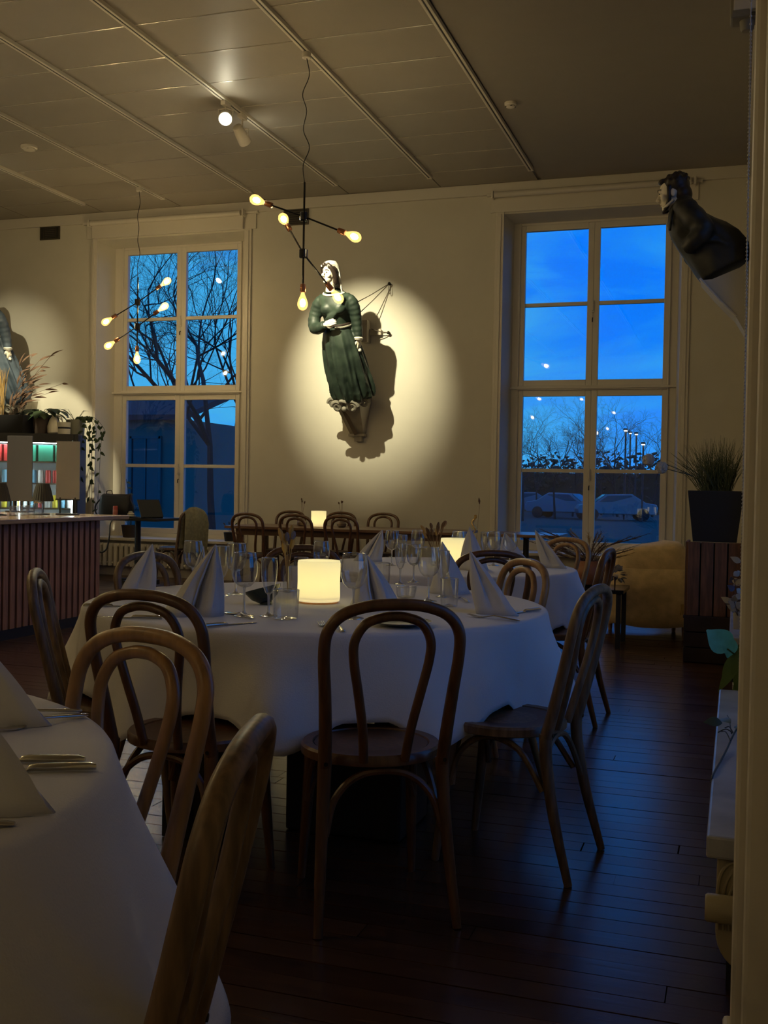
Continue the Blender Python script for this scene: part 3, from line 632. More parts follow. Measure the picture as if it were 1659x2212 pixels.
# ------------------------------------------------------------------ bentwood chairs
def mir(h): return [Vector(p) for p in h]+[V(-p[0], p[1], p[2]) for p in reversed(h[:-1])]
def make_chair(label):
    t = thing('bentwood_chair', (0, 0, 0), label, 'chair')
    outer = cr(mir([(-.166, -.180, .43), (-.170, -.206, .53), (-.178, -.236, .65), (-.186, -.259, .75), (-.180, -.273, .815), (-.145, -.283, .860), (-.08, -.290, .884), (0, -.292, .890)]), 6)
    n = len(outer); MB().tube(outer, [.0165+.003*max(0, abs(i/(n-1)-.5)*2-.6)/.4 for i in range(n)], 10).build('back_hoop', m_walnut, t)
    inner = cr(mir([(-.058, -.182, .445), (-.068, -.208, .54), (-.088, -.236, .65), (-.104, -.253, .735), (-.104, -.263, .79), (-.078, -.272, .835), (-.035, -.277, .853), (0, -.278, .857)]), 6)
    MB().tube(inner, .0135, 10).build('inner_hoop', m_walnut, t)
    def seatring(s, z): return [V(s*.205*math.cos(a)*(1-.06*math.sin(a)*-1 if False else 1), s*.205*math.sin(a)*(1.0 if math.sin(a) > 0 else .93), z) for a in [2*PI*i/36 for i in range(36)]]
    MB().loft([seatring(.94, .425), seatring(1, .43), seatring(1.0, .452), seatring(.97, .459), seatring(.84, .458), seatring(.82, .452)]).build('seat', m_walnut, t)
    MB().loft([seatring(.815, .445), seatring(.812, .455), seatring(.5, .452), seatring(.1, .4505)]).build('seat_panel', m_seat, t)
    for s in (-1, 1):
        p = cr([(s*.166, -.180, .45), (s*.169, -.186, .36), (s*.178, -.215, .2), (s*.192, -.270, 0)], 5); MB().tube(p, rads([.020, .019, .017, .0125], len(p)), 10).build('leg', m_walnut, t)
        p = cr([(s*.155, .135, .43), (s*.160, .146, .3), (s*.168, .165, .12), (s*.174, .178, 0)], 5); MB().tube(p, rads([.020, .019, .015, .012], len(p)), 10).build('leg', m_walnut, t)
        p = cr([(s*.166, .135, .25), (s*.156, .105, .36), (s*.146, .02, .415), (s*.150, -.09, .385), (s*.166, -.175, .27)], 5); MB().tube(p, .0105, 8).build('brace', m_walnut, t)
        MB().tube([(s*.167, -.188, .448), (s*.167, -.2055, .447)], .0062, 8).build('bolt', m_bolt, t)
    for y, q in ((-.178, -1), (.128, 1)):
        p = cr([(-.165, y-.025*(q < 0), .25), (-.135, y, .345), (-.06, y+.01, .405), (.06, y+.01, .405), (.135, y, .345), (.165, y-.025*(q < 0), .25)], 5); MB().tube(p, .0105, 8).build('brace', m_walnut, t)
    return t
HON = {'chair_walnut': m_honey}; WORN = {'chair_walnut': m_worn}
chair0 = None
def chair(bx, by, f, label, swap=None, group=None):
    global chair0
    f = Vector((f[0], f[1], 0)).normalized(); loc = V(bx, by, 0)+f*.292; rz = towards(f)
    if chair0 is None:
        chair0 = make_chair(label); chair0.location = loc; chair0.rotation_euler = (0, 0, rz); r = chair0
    else: r = dup(chair0, loc, rz, label, None, swap)
    r['group'] = group or 'bentwood chairs round the tables'
    return r
T1, T2, T3 = V(-1.537, 3.844, 0), V(-1.74, 1.07, 0), V(-1.60, 5.98, 0)
chair(-.848, 2.68, (-.51, .86), 'dark bentwood chair front and centre, its back to the viewer')
chair(-1.56, 2.58, (.06, 1), 'dark bentwood chair at the middle round table, second from left, partly behind the honey chair', None)
chair(-1.13, 1.90, (-.28, -.96), 'honey-coloured bentwood chair tucked at the bottom-left tablecloth, its double hoop in full view', HON)
chair(-.562, 1.195, (-.965, -.26), 'worn bentwood chair closest to the viewer, cropped at the bottom edge, seen from its side', WORN)
chair(-2.24, 3.03, (.87, .49), 'worn bentwood chair seen edge-on before the slatted bar front', WORN)
chair(-.405, 3.40, (-.99, .14), 'weathered bentwood chair at the right side of the middle table, blue light on its hoop', WORN)
chair(-.615, 5.63, (-1, .06), 'dark bentwood chair at the right side of the rear round table, before the draped armchair')
chair(-.845, 4.53, (-.74, -.67), 'honey-coloured bentwood chair on the far right of the middle table, facing the viewer', HON)
chair(-1.11, 5.05, (-.42, .9), 'nearly black bentwood chair at the near side of the rear round table')
chair(-2.42, 4.03, (.96, -.2), 'bentwood chair half hidden behind the leftmost folded napkin', WORN)
chair(-1.00, 6.78, (-.55, -.83), 'honey-coloured bentwood chair at the far right of the rear round table', HON)
chair(-2.06, 4.93, (.45, -.9), 'dark bentwood chair on the far side of the middle table, behind the lit lantern')
FT = 'chairs along the long table by the back wall'
for px, w in ((532, 'leftmost'), (637, 'second from left'), (735, 'third from left')):
    p = at_z(px, 1108, .9); d = 10.26/p.y; chair(p.x*d, 10.26, (.06, 1), 'dark chair on the near side of the long wall table, %s' % w, None, FT)
for px, w in ((630, 'behind the second near chair'), (738, 'right behind the small square lantern'), (830, 'rightmost, alone against the bare wall')):
    p = at_z(px, 1104, .9); d = 11.72/p.y; chair(p.x*d, 11.72, (-.03, -1), 'dark chair on the wall side of the long table, %s' % w, None, FT)
# chair with a blanket beside the left window
chair(-5.93, 10.95, (-.93, .35), 'bentwood chair by the left window with a blanket over its back', WORN)
p = MB(); rr = []
bx0 = V(-5.93, 10.95, 0); fw = V(-.93, .35, 0).normalized(); sd = V(fw.y, -fw.x, 0)
for (o, z, w, th) in ((.060, .46, .15, .012), (.055, .62, .165, .014), (.046, .76, .178, .015), (.030, .87, .168, .016), (0, .935, .150, .016), (-.040, .885, .160, .014), (-.062, .74, .172, .014), (-.068, .58, .168, .014), (-.070, .42, .165, .013)):
    c = bx0+V(0, 0, z)+fw*(o+.022*(.9-z)*2.4 if True else 0)
    r = []
    for i in range(13): u = -1+2*i/12; r.append(c+sd*w*u+fw*(.010*math.sin(u*7+z*5))+V(0, 0, -.05*u*u*(1 if z > .84 else .1)))
    nrm = fw if o > 0 else -fw
    if abs(o) < .001: nrm = V(0, 0, 1)
    for i in range(13): u = 1-2*i/12; r.append(c+sd*w*u*.98+fw*(.010*math.sin(u*7+z*5))-nrm*th+V(0, 0, -.05*u*u*(1 if z > .84 else .1)))
    rr.append(r)
p.loft(rr); bl = p.build('blanket', mat('blanket_olive', (.32, .30, .18), .95, noise_amt=.3, scale=30, bump=.4, sheen=.3), None)
tag(bl, 'olive woollen blanket hung over the chair back by the left window', 'blanket')
fr = MB()
for i in range(22): u = -1+2*i/21; c = bx0+V(0, 0, .42)+fw*(-.070+.022*.48*2.4+.008)+sd*.165*u; fr.tube([c, c+V(0, 0, -.035), c+V(.004, .003, -.07)], .0035, 4)
fr.build('fringe', mat('blanket_fringe', (.22, .20, .11), .95), bl)

# ------------------------------------------------------------------ tables with cloths
def cloth(name, c, r, label, hem, flare, zt=.75, n=240):
    o = MB(); rings = []
    spec = [(i/8*.9, 0) for i in range(1, 9)]+[(.955, 0), (.985, .001), (.998, .006), (1.004, .014)]
    vs = []
    def pt(a, k): return V(c.x+r*k*math.cos(a), c.y+r*k*math.sin(a), zt)
    rings = []
    for k, dz in spec: rings.append([pt(2*PI*i/n, k)-V(0, 0, dz) for i in range(n)])
    for s in range(1, 15):
        u = s/14; q = []
        for i in range(n):
            a = 2*PI*i/n; h = hem(a); f, wv = flare(a)
            k = r*1.006+f*u**1.15+wv*min(1, u*1.6)**1.2
            z = zt-.016-(zt-.016-h)*u
            q.append(V(c.x+k*math.cos(a), c.y+k*math.sin(a), z))
        rings.append(q)
    cen = len(rings)*n; vs = [v for q in rings for v in q]+[V(c.x, c.y, zt)]; fs = [(cen, i, (i+1) % n) for i in range(n)]
    for k in range(len(rings)-1):
        for i in range(n): j = (i+1) % n; fs.append((k*n+i, (k+1)*n+i, (k+1)*n+j, k*n+j))
    o.add(vs, fs); ob = o.build(name, m_cloth, None)
    s = ob.modifiers.new('thickness', 'SOLIDIFY'); s.thickness = .0025; s.offset = -1
    return tag(ob, label, 'tablecloth')
def bump_(a, c, w): d = (a-c+PI) % (2*PI)-PI; return math.exp(-(d/w)**2)
def A(v, c): return math.atan2(v[1]-c.y, v[0]-c.x)
def folds(a, ph, amp): return amp*(.5*math.sin(9*a+ph)+.35*math.sin(14*a+2.1*ph)+.3*math.sin(5*a+ph*.7)+.15*math.sin(23*a+ph))
ch1 = [A(q, T1) for q in ((-.98, 2.93), (-1.54, 2.87), (-2.0, 3.2), (-.7, 3.44), (-1.06, 4.33), (-2.14, 3.97), (-1.93, 4.67))]
def hem1(a):
    b = max(bump_(a, q, .19) for q in ch1); d = .39-.05*bump_(a, -1.98, .14)+.02*math.sin(3*a+1)+.02*math.sin(7*a)-.05*bump_(a, -.15, .4)
    return lerp(d, .475, min(1, b*1.25))
def flare1(a):
    b = max(bump_(a, q, .2) for q in ch1); return (.075*(1-.8*b), folds(a, 1.0, .062)*(1-.5*b))
cloth('tablecloth', T1, .885, 'white cloth on the middle round table with the large lit lantern', hem1, flare1)
def hem2(a): return .42-.16*bump_(a, .52, .35)-.05*bump_(a, -.5, .4)+.012*math.sin(5*a)
def flare2(a): return (.12+.07*bump_(a, .52, .4), folds(a, 2.2, .045))
cloth('tablecloth', T2, .895, 'white cloth on the round table at the bottom-left corner', hem2, flare2)
ch3 = [A(q, T3) for q in ((-1.22, 5.3), (-.9, 5.66), (-1.15, 6.55))]
def hem3(a): return lerp(.38+.02*math.sin(4*a), .475, min(1, 1.2*max(bump_(a, q, .2) for q in ch3)))
def flare3(a): b = max(bump_(a, q, .2) for q in ch3); return (.09*(1-.7*b), folds(a, .4, .05))
cloth('tablecloth', T3, .76, 'white cloth on the rear round table with the smaller lantern', hem3, flare3)
def round_table(c, r, label):
    t = thing('round_table', (c.x, c.y, 0), label, 'table')
    MB().lathe([(r-.03, .705), (r-.012, .708), (r-.008, .744), (r-.012, .7465)], 48).build('tabletop', m_seat, t)
    MB().lathe([(.30, 0), (.30, .02), (.10, .035), (.055, .06), (.05, .68), (.12, .706)], 24).build('pedestal', m_black, t)
    return t
round_table(T2, .885, 'black pedestal table under the cloth at the bottom-left corner'); round_table(T3, .75, 'black pedestal table under the cloth of the rear round table')
t = thing('round_table', (T1.x, T1.y, 0), 'table on broad black legs under the middle white cloth', 'table')
MB().lathe([(.85, .705), (.868, .708), (.872, .744), (.868, .7465)], 56).build('tabletop', m_seat, t)
for (dx, dy) in ((-.17, -.62), (.42, .05), (-.42, .05), (.12, .5)): box('leg', (dx, dy, .353), (.24 if dy < -.5 else .07, .10 if dy < -.5 else .07, .706), m_blackgl, t, bevel=.004)
box('plinth', (.28, -.28, .16), (.42, .34, .32), m_black, t, bevel=.01)
# long table by the back wall
m_top = mat('long_table_top', (.20, .11, .06), .28, noise_amt=.3, scale=6, stretch=(.5, 6, 6))
t = thing('long_table', (-4.0, 10.95, 0), 'long brown table with a bare polished top, by the back wall', 'table')
box('tabletop', (0, 0, .735), (2.65, .86, .03), m_top, t, bevel=.004); box('apron', (0, 0, .685), (2.45, .7, .07), m_top, t)
for sx in (-1, 1):
    for sy in (-1, 1): box('leg', (sx*1.18, sy*.33, .33), (.06, .06, .66), m_seat, t)
t = thing('side_table', (-2.05, 10.9, 0), 'small square table by the right window, its top catching blue light', 'table')
box('tabletop', (0, 0, .735), (.75, .7, .03), m_top, t, bevel=.004); MB().lathe([(.2, 0), (.2, .02), (.03, .04), (.03, .70), (.1, .72)], 16).build('pedestal', m_black, t)

# ------------------------------------------------------------------ tableware
ZT_ = .7505
def lantern(x, y, z, label, r=.083, h=.165):
    t = thing('table_lantern', (x, y, z), label, 'lantern')
    MB().lathe([(r*.90, .004), (r*.97, .008), (r, .022), (r*.985, h*.5), (r*1.0, h-.012), (r*.975, h-.002), (r*.93, h-.004), (r*.92, h*.5), (r*.92, .02)], 40, capt=False).build('frosted_glass', m_lantern, t)
    MB().lathe([(r*.72, 0), (r*.93, .002), (r*.95, .010), (r*.6, .012)], 32).build('base_rim', glassmat('amber_glass', (.55, .35, .16), 1.5, .05), t)
    MB().lathe([(.020, .012), (.020, .035), (.016, .04)], 16).build('tealight', mat('candle_wax', (.8, .75, .6), .6), t)
    l = bpy.data.lights.new('candle_light', 'POINT'); l.energy = .12; l.color = (1, .80, .45); l.shadow_soft_size = .02
    o = bpy.data.objects.new('candle_light', l); C.objects.link(o); o.parent = t; o.location = (0, 0, .075)
    return t
lantern(T1.x+.015, T1.y-.03, ZT_, 'large glowing frosted-glass lantern at the centre of the middle table')
lantern(-1.53, 5.94, ZT_, 'glowing lantern on the rear round table, partly behind napkins')
p = at_z(688, 1141, .75); d = 10.85/p.y; lantern(p.x*d, 10.85, ZT_, 'small square-looking lit lantern on the long table by the wall', .083, .18)

def shell(prof, th): return prof+[(max(r-th, .0008), z+(th if i == 0 else 0)) for i, (r, z) in reversed(list(enumerate(prof)))]
GL = {}
def glass_proto(kind):
    if kind == 'wine': bowl = [(.006, .098), (.022, .103), (.036, .118), (.044, .142), (.0455, .165), (.042, .195), (.038, .218)]; stem = [(.036, 0), (.0355, .002), (.012, .006), (.0045, .018), (.0038, .06), (.0045, .092), (.007, .100)]
    elif kind == 'small_wine': bowl = [(.006, .080), (.018, .085), (.030, .099), (.036, .12), (.037, .14), (.034, .165), (.0315, .180)]; stem = [(.032, 0), (.0315, .002), (.011, .006), (.0042, .016), (.0036, .05), (.0042, .075), (.006, .082)]
    elif kind == 'flute': bowl = [(.005, .075), (.012, .080), (.022, .105), (.0275, .14), (.0285, .17), (.027, .200)]; stem = [(.031, 0), (.0305, .002), (.010, .006), (.0042, .016), (.0038, .045), (.005, .072), (.007, .078)]
    elif kind == 'tumbler': bowl = [(.036, .0), (.041, .002), (.043, .02), (.0445, .06), (.046, .098)]; stem = None
    elif kind == 'slim_tumbler': bowl = [(.028, .0), (.032, .002), (.0335, .03), (.035, .106)]; stem = None
    else: bowl = [(.030, .0), (.036, .003), (.040, .02), (.042, .045)]; stem = None
    th = .0013 if stem else .0022
    pr = bowl+[(r-th, z) for r, z in reversed(bowl[1:])]+[(.0008, bowl[0][1]+(.004 if stem else .010))]
    mb = MB().lathe(pr, 28, capb=True, capt=True)
    s = MB().lathe(stem, 20) if stem else None
    rr_, rz_ = bowl[-1]; rm = MB().tube([(( rr_-th*.5)*math.cos(a), (rr_-th*.5)*math.sin(a), rz_) for a in [2*PI*i/28 for i in range(28)]], .0014, 6, True).mesh('rim')
    return mb.mesh('bowl', 60), (s.mesh('stem', 60) if s else None), rm
def glass(kind, x, y, label, z=ZT_, sc=1.0):
    if kind not in GL:
        GL[kind] = glass_proto(kind)
        for m, q in zip(GL[kind], (m_glass, m_glass_rim, m_glass_rim)):
            if m: m.materials.append(q)
    b, s, rm = GL[kind]
    nm = {'wine': 'wine_glass', 'small_wine': 'wine_glass', 'flute': 'champagne_flute', 'tumbler': 'tumbler', 'slim_tumbler': 'tumbler', 'dish': 'glass_dish'}[kind]
    t = thing(nm, (x, y, z), label, 'glass'); t.scale = (sc, sc, sc); t['group'] = 'glasses on the tables'
    o = bpy.data.objects.new('bowl', b); C.objects.link(o); o.parent = t
    o = bpy.data.objects.new('rim', rm); C.objects.link(o); o.parent = t
    if s: o = bpy.data.objects.new('stem', s); C.objects.link(o); o.parent = t
    return t
for kind, px, py, lab, sc in (
    ('wine', 527, 1331, 'wine glass in front of the flute and dark bowl, left of the large lantern', 1.0),
    ('flute', 580, 1331, 'champagne flute standing before the dark bowl', 1.0),
    ('tumbler', 617, 1337, 'short tumbler nearest the viewer, in front of the dark bowl', 1.0),
    ('flute', 480, 1287, 'champagne flute beside the pair of cone napkins, rear left', 1.0),
    ('wine', 509, 1284, 'wine glass standing behind the front wine glass at left', .96),
    ('wine', 416, 1274, 'wide wine glass behind the leftmost napkin pair', .95),
    ('wine', 763, 1336, 'wine glass just right of the large lantern, edge lit yellow', 1.02),
    ('slim_tumbler', 970, 1310, 'slim tumbler left of the tall right napkin', 1.0),
    ('wine', 925, 1299, 'biggest wine glass of the right-hand cluster', .98),
    ('flute', 956, 1290, 'champagne flute directly behind the slim tumbler', .96),
    ('dish', 877, 1291, 'low glass dish right of the centre napkin', 1.0),
    ('flute', 864, 1262, 'champagne flute above the low glass dish', .95),
    ('small_wine', 893, 1258, 'small wine glass between flute and biggest wine glass', 1.0),
    ('tumbler', 822, 1262, 'tumbler half behind the centre napkin', 1.0),
    ('wine', 693, 1258, 'rounded wine glass just behind the large lantern', .88),
    ('slim_tumbler', 650, 1252, 'slim tumbler behind the dried flowers', 1.0)):
    p = at_z(px, py, .75); glass(kind, p.x, p.y, lab, ZT_, sc)
for kind, px, py, lab in (
    ('small_wine', 868, 1215, 'upright wine glass on the rear table, left of its dried stems'), ('wine', 846, 1222, 'wine glass at the left rim of the rear table'),
    ('wine', 902, 1218, 'wine glass beside the dried stems on the rear table'), ('wine', 990, 1222, 'wine glass before the right edge of the rear lantern'),
    ('flute', 1046, 1214, 'champagne flute right of the tall napkin on the rear table'), ('wine', 1066, 1222, 'round wine glass in the middle of the rear right three'), ('wine', 1101, 1226, 'rightmost wine glass on the rear table')):
    p = at_z(px, py, .75); glass(kind, p.x, p.y, lab, ZT_, .92)

def napkin(x, y, face, label, base, h, apex=(0, 0), z=ZT_, sc=1.0):
    # folded napkin standing as a tent: ruled folds from an open zig-zag foot up to one point; +Y local is the way the ridge leans
    t = MB(); foot = cr([(p[0], p[1], 0) for p in base], 5); n = len(foot); rings = []
    for k in range(9):
        u = k/8; r = []
        for i, p in enumerate(foot):
            q = p*(1-u)+V(apex[0], apex[1], h)*u; bulge = .012*math.sin(PI*u)*(1 if (i//5) % 2 else -.4); q = q+V(p.x, p.y, 0).normalized()*bulge if p.length > .001 else q; r.append(q)
        rings.append(r)
    t.loft(rings, cap=False, closed=False)
    o = t.build('folded_napkin', m_napkin, None, 50); o.location = (x, y, z); o.rotation_euler = (0, 0, towards(face)); o.scale = (sc, sc, sc)
    s = o.modifiers.new('layers', 'SOLIDIFY'); s.thickness = .003; s.offset = 0
    tag(o, label, 'napkin', 'folded napkins on the tables'); return o
TENT = [(-.100, .055), (-.085, .02), (-.05, -.015), (0, -.060), (.05, -.015), (.085, .02), (.100, .055)]
PAIR = [(-.115, .06), (-.10, .0), (-.06, -.045), (-.02, -.035), (.0, .015), (.02, -.035), (.06, -.05), (.095, -.01), (.10, .05)]
FIN = [(-.03, .10), (-.035, .04), (-.02, -.05), (.0, -.085), (.02, -.05), (.035, .04), (.03, .10)]
def nap(px, py, ax, ay, base, label, face=None, sc=1.0):
    p = at_z(px, py, .75); q = at_y(ax, ay, p.y); h = q.z-ZT_
    face = face or (p.x, p.y); f = Vector((face[0], face[1], 0)).normalized(); a = towards(f); dx = q.x-p.x
    return napkin(p.x, p.y, f, label, base, h/sc, (dx*math.cos(a)/sc, -dx*math.sin(a)/sc), ZT_, sc)
nap(282, 1288, 329, 1175, TENT, 'folded napkin at the far left of the middle table, pointing up right', (.5, 1))
nap(420, 1330, 466, 1176, PAIR, 'pair of napkin cones in front at left of the middle table')
nap(815, 1316, 793, 1199, PAIR, 'napkin with two folds behind the central chair hoop', None, .92)
nap(1062, 1325, 1015, 1190, TENT, 'tall napkin right of the slim tumbler on the middle table', (.75, .66))
nap(975, 1284, 955, 1170, TENT, 'blue-lit napkin behind the flute and slim tumbler', (-.4, .9), .9)
nap(425, 1262, 440, 1180, FIN, 'napkin behind the wide wine glass at left', None, .8)
nap(790, 1212, 826, 1144, PAIR, 'napkin with two slanting folds at the left of the rear table', (.3, .95), .9)
nap(1190, 1226, 1156, 1145, TENT, 'napkin at the right rim of the rear table', (.75, .66), .92)
nap(1022, 1232, 1014, 1138, TENT, 'napkin standing between the rear lantern and rear right glasses', (-.3, .95), .9)
nap(1105, 1205, 1090, 1150, FIN, 'napkin lying low behind the rightmost rear glass', (.8, .5), .9)
for (px, py, ax, ay, lab) in ((-30, 1560, -80, 1350, 'large folded napkin nearer the top on the bottom-left table, cropped by the edge'), (-72, 1742, -110, 1460, 'large folded napkin lower on the bottom-left table, cropped by the edge')):
    nap(px, py, ax, ay, TENT, lab, (.35, .94), 1.15)

def cutlery(kind, p0, p1, label, z=ZT_+.001):
    a = Vector((p0[0], p0[1], 0)); b = Vector((p1[0], p1[1], 0)); d = b-a; ln = d.length; rz = towards(d)
    mb = MB()
    if kind == 'knife':
        prof = [(0, .006, .0045), (.01, .009, .006), (.09, .008, .006), (.10, .006, .005), (.105, .008, .002), (.19, .0085, .0012), (.215, .004, .0008), (.22, .0008, .0008)]
    elif kind == 'fork':
        prof = [(0, .006, .002), (.01, .0085, .003), (.10, .0035, .0025), (.135, .004, .0022), (.150, .011, .0016), (.158, .012, .0014)]
    else:
        prof = [(0, .006, .002), (.01, .0085, .003), (.10, .0035, .0025), (.140, .0035, .0022), (.150, .012, .002), (.165, .019, .0018), (.185, .020, .0016), (.200, .014, .0015), (.207, .002, .0012)]
    L0 = {'knife': .22, 'fork': .205, 'spoon': .207}[kind]; k = ln/L0 if False else 1.0
    zz = (lambda s: .0) if kind == 'knife' else (lambda s: .010*math.sin(min(1, max(0, (s-.02)/.12))*PI)+.0)
    rings = []
    for s, w, th in prof:
        c = V(0, s, zz(s)+th); rings.append([c+V(w*math.cos(u), 0, th*math.sin(u)) for u in [2*PI*i/10 for i in range(10)]])
    mb.loft(rings)
    if kind == 'fork':
        for i in range(4): x = (-.0093+.0062*i); mb.tube([(x*.9, .152, .0015), (x, .175, .003), (x, .203, .009)], [.0022, .0018, .001], 5)
    o = mb.build(kind, m_steel, None); o.location = (a.x, a.y, z); o.rotation_euler = (0, 0, rz)
    tag(o, label, kind, 'cutlery on the tables'); return o
def cut(kind, x0, y0, x1, y1, label, z=None):
    return cutlery(kind, at_z(x0, y0, .75), at_z(x1, y1, .75), label, z or ZT_+.001)
cut('knife', 433, 1357, 592, 1342, 'silver table knife in front of the napkin cones, blade to the right')
cut('spoon', 546, 1338, 468, 1318, 'silver spoon lying between napkin cones and wine glass')
cut('fork', 715, 1367, 668, 1329, 'silver fork left of the central chair hoop, the left one of two')
cut('fork', 741, 1366, 693, 1329, 'silver fork left of the central chair hoop, the right one of two')
cut('fork', 1122, 1343, 1000, 1331, 'silver fork in front of the tall right napkin')
cut('knife', 1167, 1319, 1080, 1330, 'silver knife handle showing right of the tall right napkin')
cut('knife', 350, 1338, 278, 1336, 'silver knife lying behind the second chair hoop')
cut('knife', 180, 1311, 262, 1311, 'silver knife at the left rim of the middle table')
cut('fork', 1012, 1302, 985, 1292, 'silver fork between slim tumbler and tall right napkin')
cut('fork', 176, 1538, 30, 1552, 'upper silver fork on the bottom-left table, handle to the right'); cut('fork', 190, 1547, 40, 1575, 'lower silver fork on the bottom-left table, handle to the right')
cut('knife', 184, 1649, 60, 1648, 'slim silver knife handle under the napkin on the bottom-left table'); cut('knife', 208, 1664, 60, 1668, 'thick silver knife handle nearest the edge on the bottom-left table')
cut('spoon', 32, 1785, -120, 1790, 'silver spoon handle by the left border on the bottom-left table')
p = at_z(868, 1352, .75)
t = thing('side_plate', (p.x, p.y, ZT_), 'dark side plate seen through the central chair hoop', 'plate')
MB().lathe([(.045, 0), (.05, .002), (.085, .010), (.098, .014), (.097, .0165), (.05, .006)], 36).build('plate', mat('plate_dark', (.10, .11, .11), .3), t)
MB().lathe([(.0965, .0150), (.0995, .0155), (.0995, .0172), (.0965, .0172)], 36, capb=False, capt=False).build('rim', mat('plate_rim', (.62, .60, .55), .3), t)
# dark bowl, vase with dried flowers
p = at_z(575, 1306, .75)
t = thing('bowl', (p.x, p.y, ZT_), 'dark green half-open bowl behind the champagne flute', 'bowl')
b = MB(); q = Matrix.Rotation(math.radians(-16), 3, 'Y')
pr = [(.016, .0), (.022, .002), (.05, .022), (.068, .05), (.070, .058), (.066, .058), (.047, .026), (.012, .008)]
b.lathe(pr, 30, (0, 0, .006), q); b.build('bowl_body', mat('dark_green_glaze', (.012, .022, .018), .22), t)
MB().lathe([(.018, 0), (.024, .001), (.022, .012), (.012, .012)], 20).build('foot_ring', mat('dark_green_glaze', (.012, .022, .018), .22), t)
def stems(t, n, z0, zr, spread, mats, seed, thick=.0012, headlen=(.03, .06), headr=.006, droop=.3, names=('stem', 'dried_head')):
    r = random.Random(seed)
    for i in range(n):
        a = r.uniform(0, 2*PI); s = spread*r.uniform(.3, 1); h = r.uniform(*zr); m = mats[i % len(mats)]
        pts = cr([(0, 0, z0), (math.cos(a)*s*.35, math.sin(a)*s*.35, z0+(h-z0)*.5), (math.cos(a)*s, math.sin(a)*s, h)], 5); st = MB().tube(pts, thick, 5).build(names[0], mats[0], t)
        e = pts[-1]; d = (pts[-1]-pts[-3]).normalized(); hl = r.uniform(*headlen)
        hp = cr([e-d*.005, e+d*hl*.5+V(0, 0, -droop*hl*.1), e+d*hl+V(math.cos(a), math.sin(a), -1)*droop*hl*.3], 4); k = len(hp)
        MB().tube(hp, [headr*(.35+.9*math.sin(PI*min(1, (j+.6)/k))) for j in range(k)], 6).build(names[1], m, st)
m_straw = mat('dried_straw', (.38, .24, .08), .8); m_straw2 = mat('dried_gold', (.42, .27, .07), .8); m_dbrown = mat('dried_brown', (.11, .06, .035), .85); m_lilac = mat('dried_lilac', (.13, .12, .17), .85); m_pale = mat('dried_pale', (.42, .38, .30), .85)
p = at_z(621, 1279, .75)
t = thing('bud_vase', (p.x, p.y, ZT_), 'slim glass vase with dried golden and lilac flowers beside the large lantern', 'vase')
MB().lathe([(.018, 0), (.020, .002), (.021, .09), (.019, .11), (.0175, .11), (.0185, .09), (.017, .006)], 20).build('vase_glass', m_glass, t)
stems(t, 9, .01, (.17, .235), .035, [m_straw, m_straw2, m_lilac], 5, .0014, (.03, .055), .009)
p = at_z(630, 1272, .75)
t = thing('milk_jug', (p.x+.01, p.y+.02, ZT_), 'small grey pot behind the slim flower vase', 'pot')
MB().lathe([(.03, 0), (.036, .003), (.038, .06), (.034, .098), (.031, .098), (.034, .06), (.032, .008)], 24).build('pot_body', mat('pot_grey', (.40, .38, .38), .5), t)
p = at_z(940, 1222, .75)
t = thing('bud_vase', (p.x, p.y, ZT_), 'vase with dried brown stems on the rear table, left of its lantern', 'vase')
MB().lathe([(.022, 0), (.025, .002), (.026, .09), (.02, .11), (.0185, .11), (.024, .09), (.02, .006)], 20).build('vase_glass', m_glass, t)
stems(t, 11, .01, (.16, .24), .075, [m_dbrown, m_dbrown, m_straw], 9, .0016, (.03, .06), .008)
p = at_z(1018, 1215, .75)
t = thing('bud_vase', (p.x, p.y+.1, ZT_), 'vase with one twisted golden twig behind the middle rear napkin', 'vase')
MB().lathe([(.018, 0), (.020, .002), (.021, .09), (.019, .11), (.0175, .11), (.0185, .09), (.017, .006)], 20).build('vase_glass', m_glass, t)
tw = [V(-.012+.010*math.sin(i*.9), .010*math.cos(i*.9), .02+i*.0115) for i in range(24)]
MB().tube(tw, [.004+.005*(i > 15)*(1 if i % 3 else .4) for i in range(24)], 6).build('golden_twig', mat('gold_leaf', (.55, .35, .10), .35, metal=.4), t)
MB().tube(cr([(0, 0, .02), (.01, 0, .2), (.022, 0, .36)], 5), .0009, 5).build('stem', m_dbrown, t); MB().tube([(.021, 0, .355), (.019, 0, .375), (.016, 0, .395)], [.002, .007, .002], 6).build('dried_head', m_dbrown, t)
# vases on the long table
for px, lab in ((652, 'squat bud vase on the long table, left of its lantern'), (738, 'squat bud vase on the long table, right of its lantern')):
    p = at_z(px, 1140, .75); d = 11.0/p.y
    t = thing('bud_vase', (p.x*d, 11.0, ZT_), lab, 'vase'); MB().lathe([(.03, 0), (.05, .01), (.055, .04), (.03, .07), (.025, .09), (.02, .09), (.045, .04), (.03, .01)], 16).build('vase_body', mat('vase_brown', (.14, .10, .07), .4), t)
    stems(t, 3, .04, (.2, .3), .04, [m_dbrown], px, .0015, (.02, .03), .007)
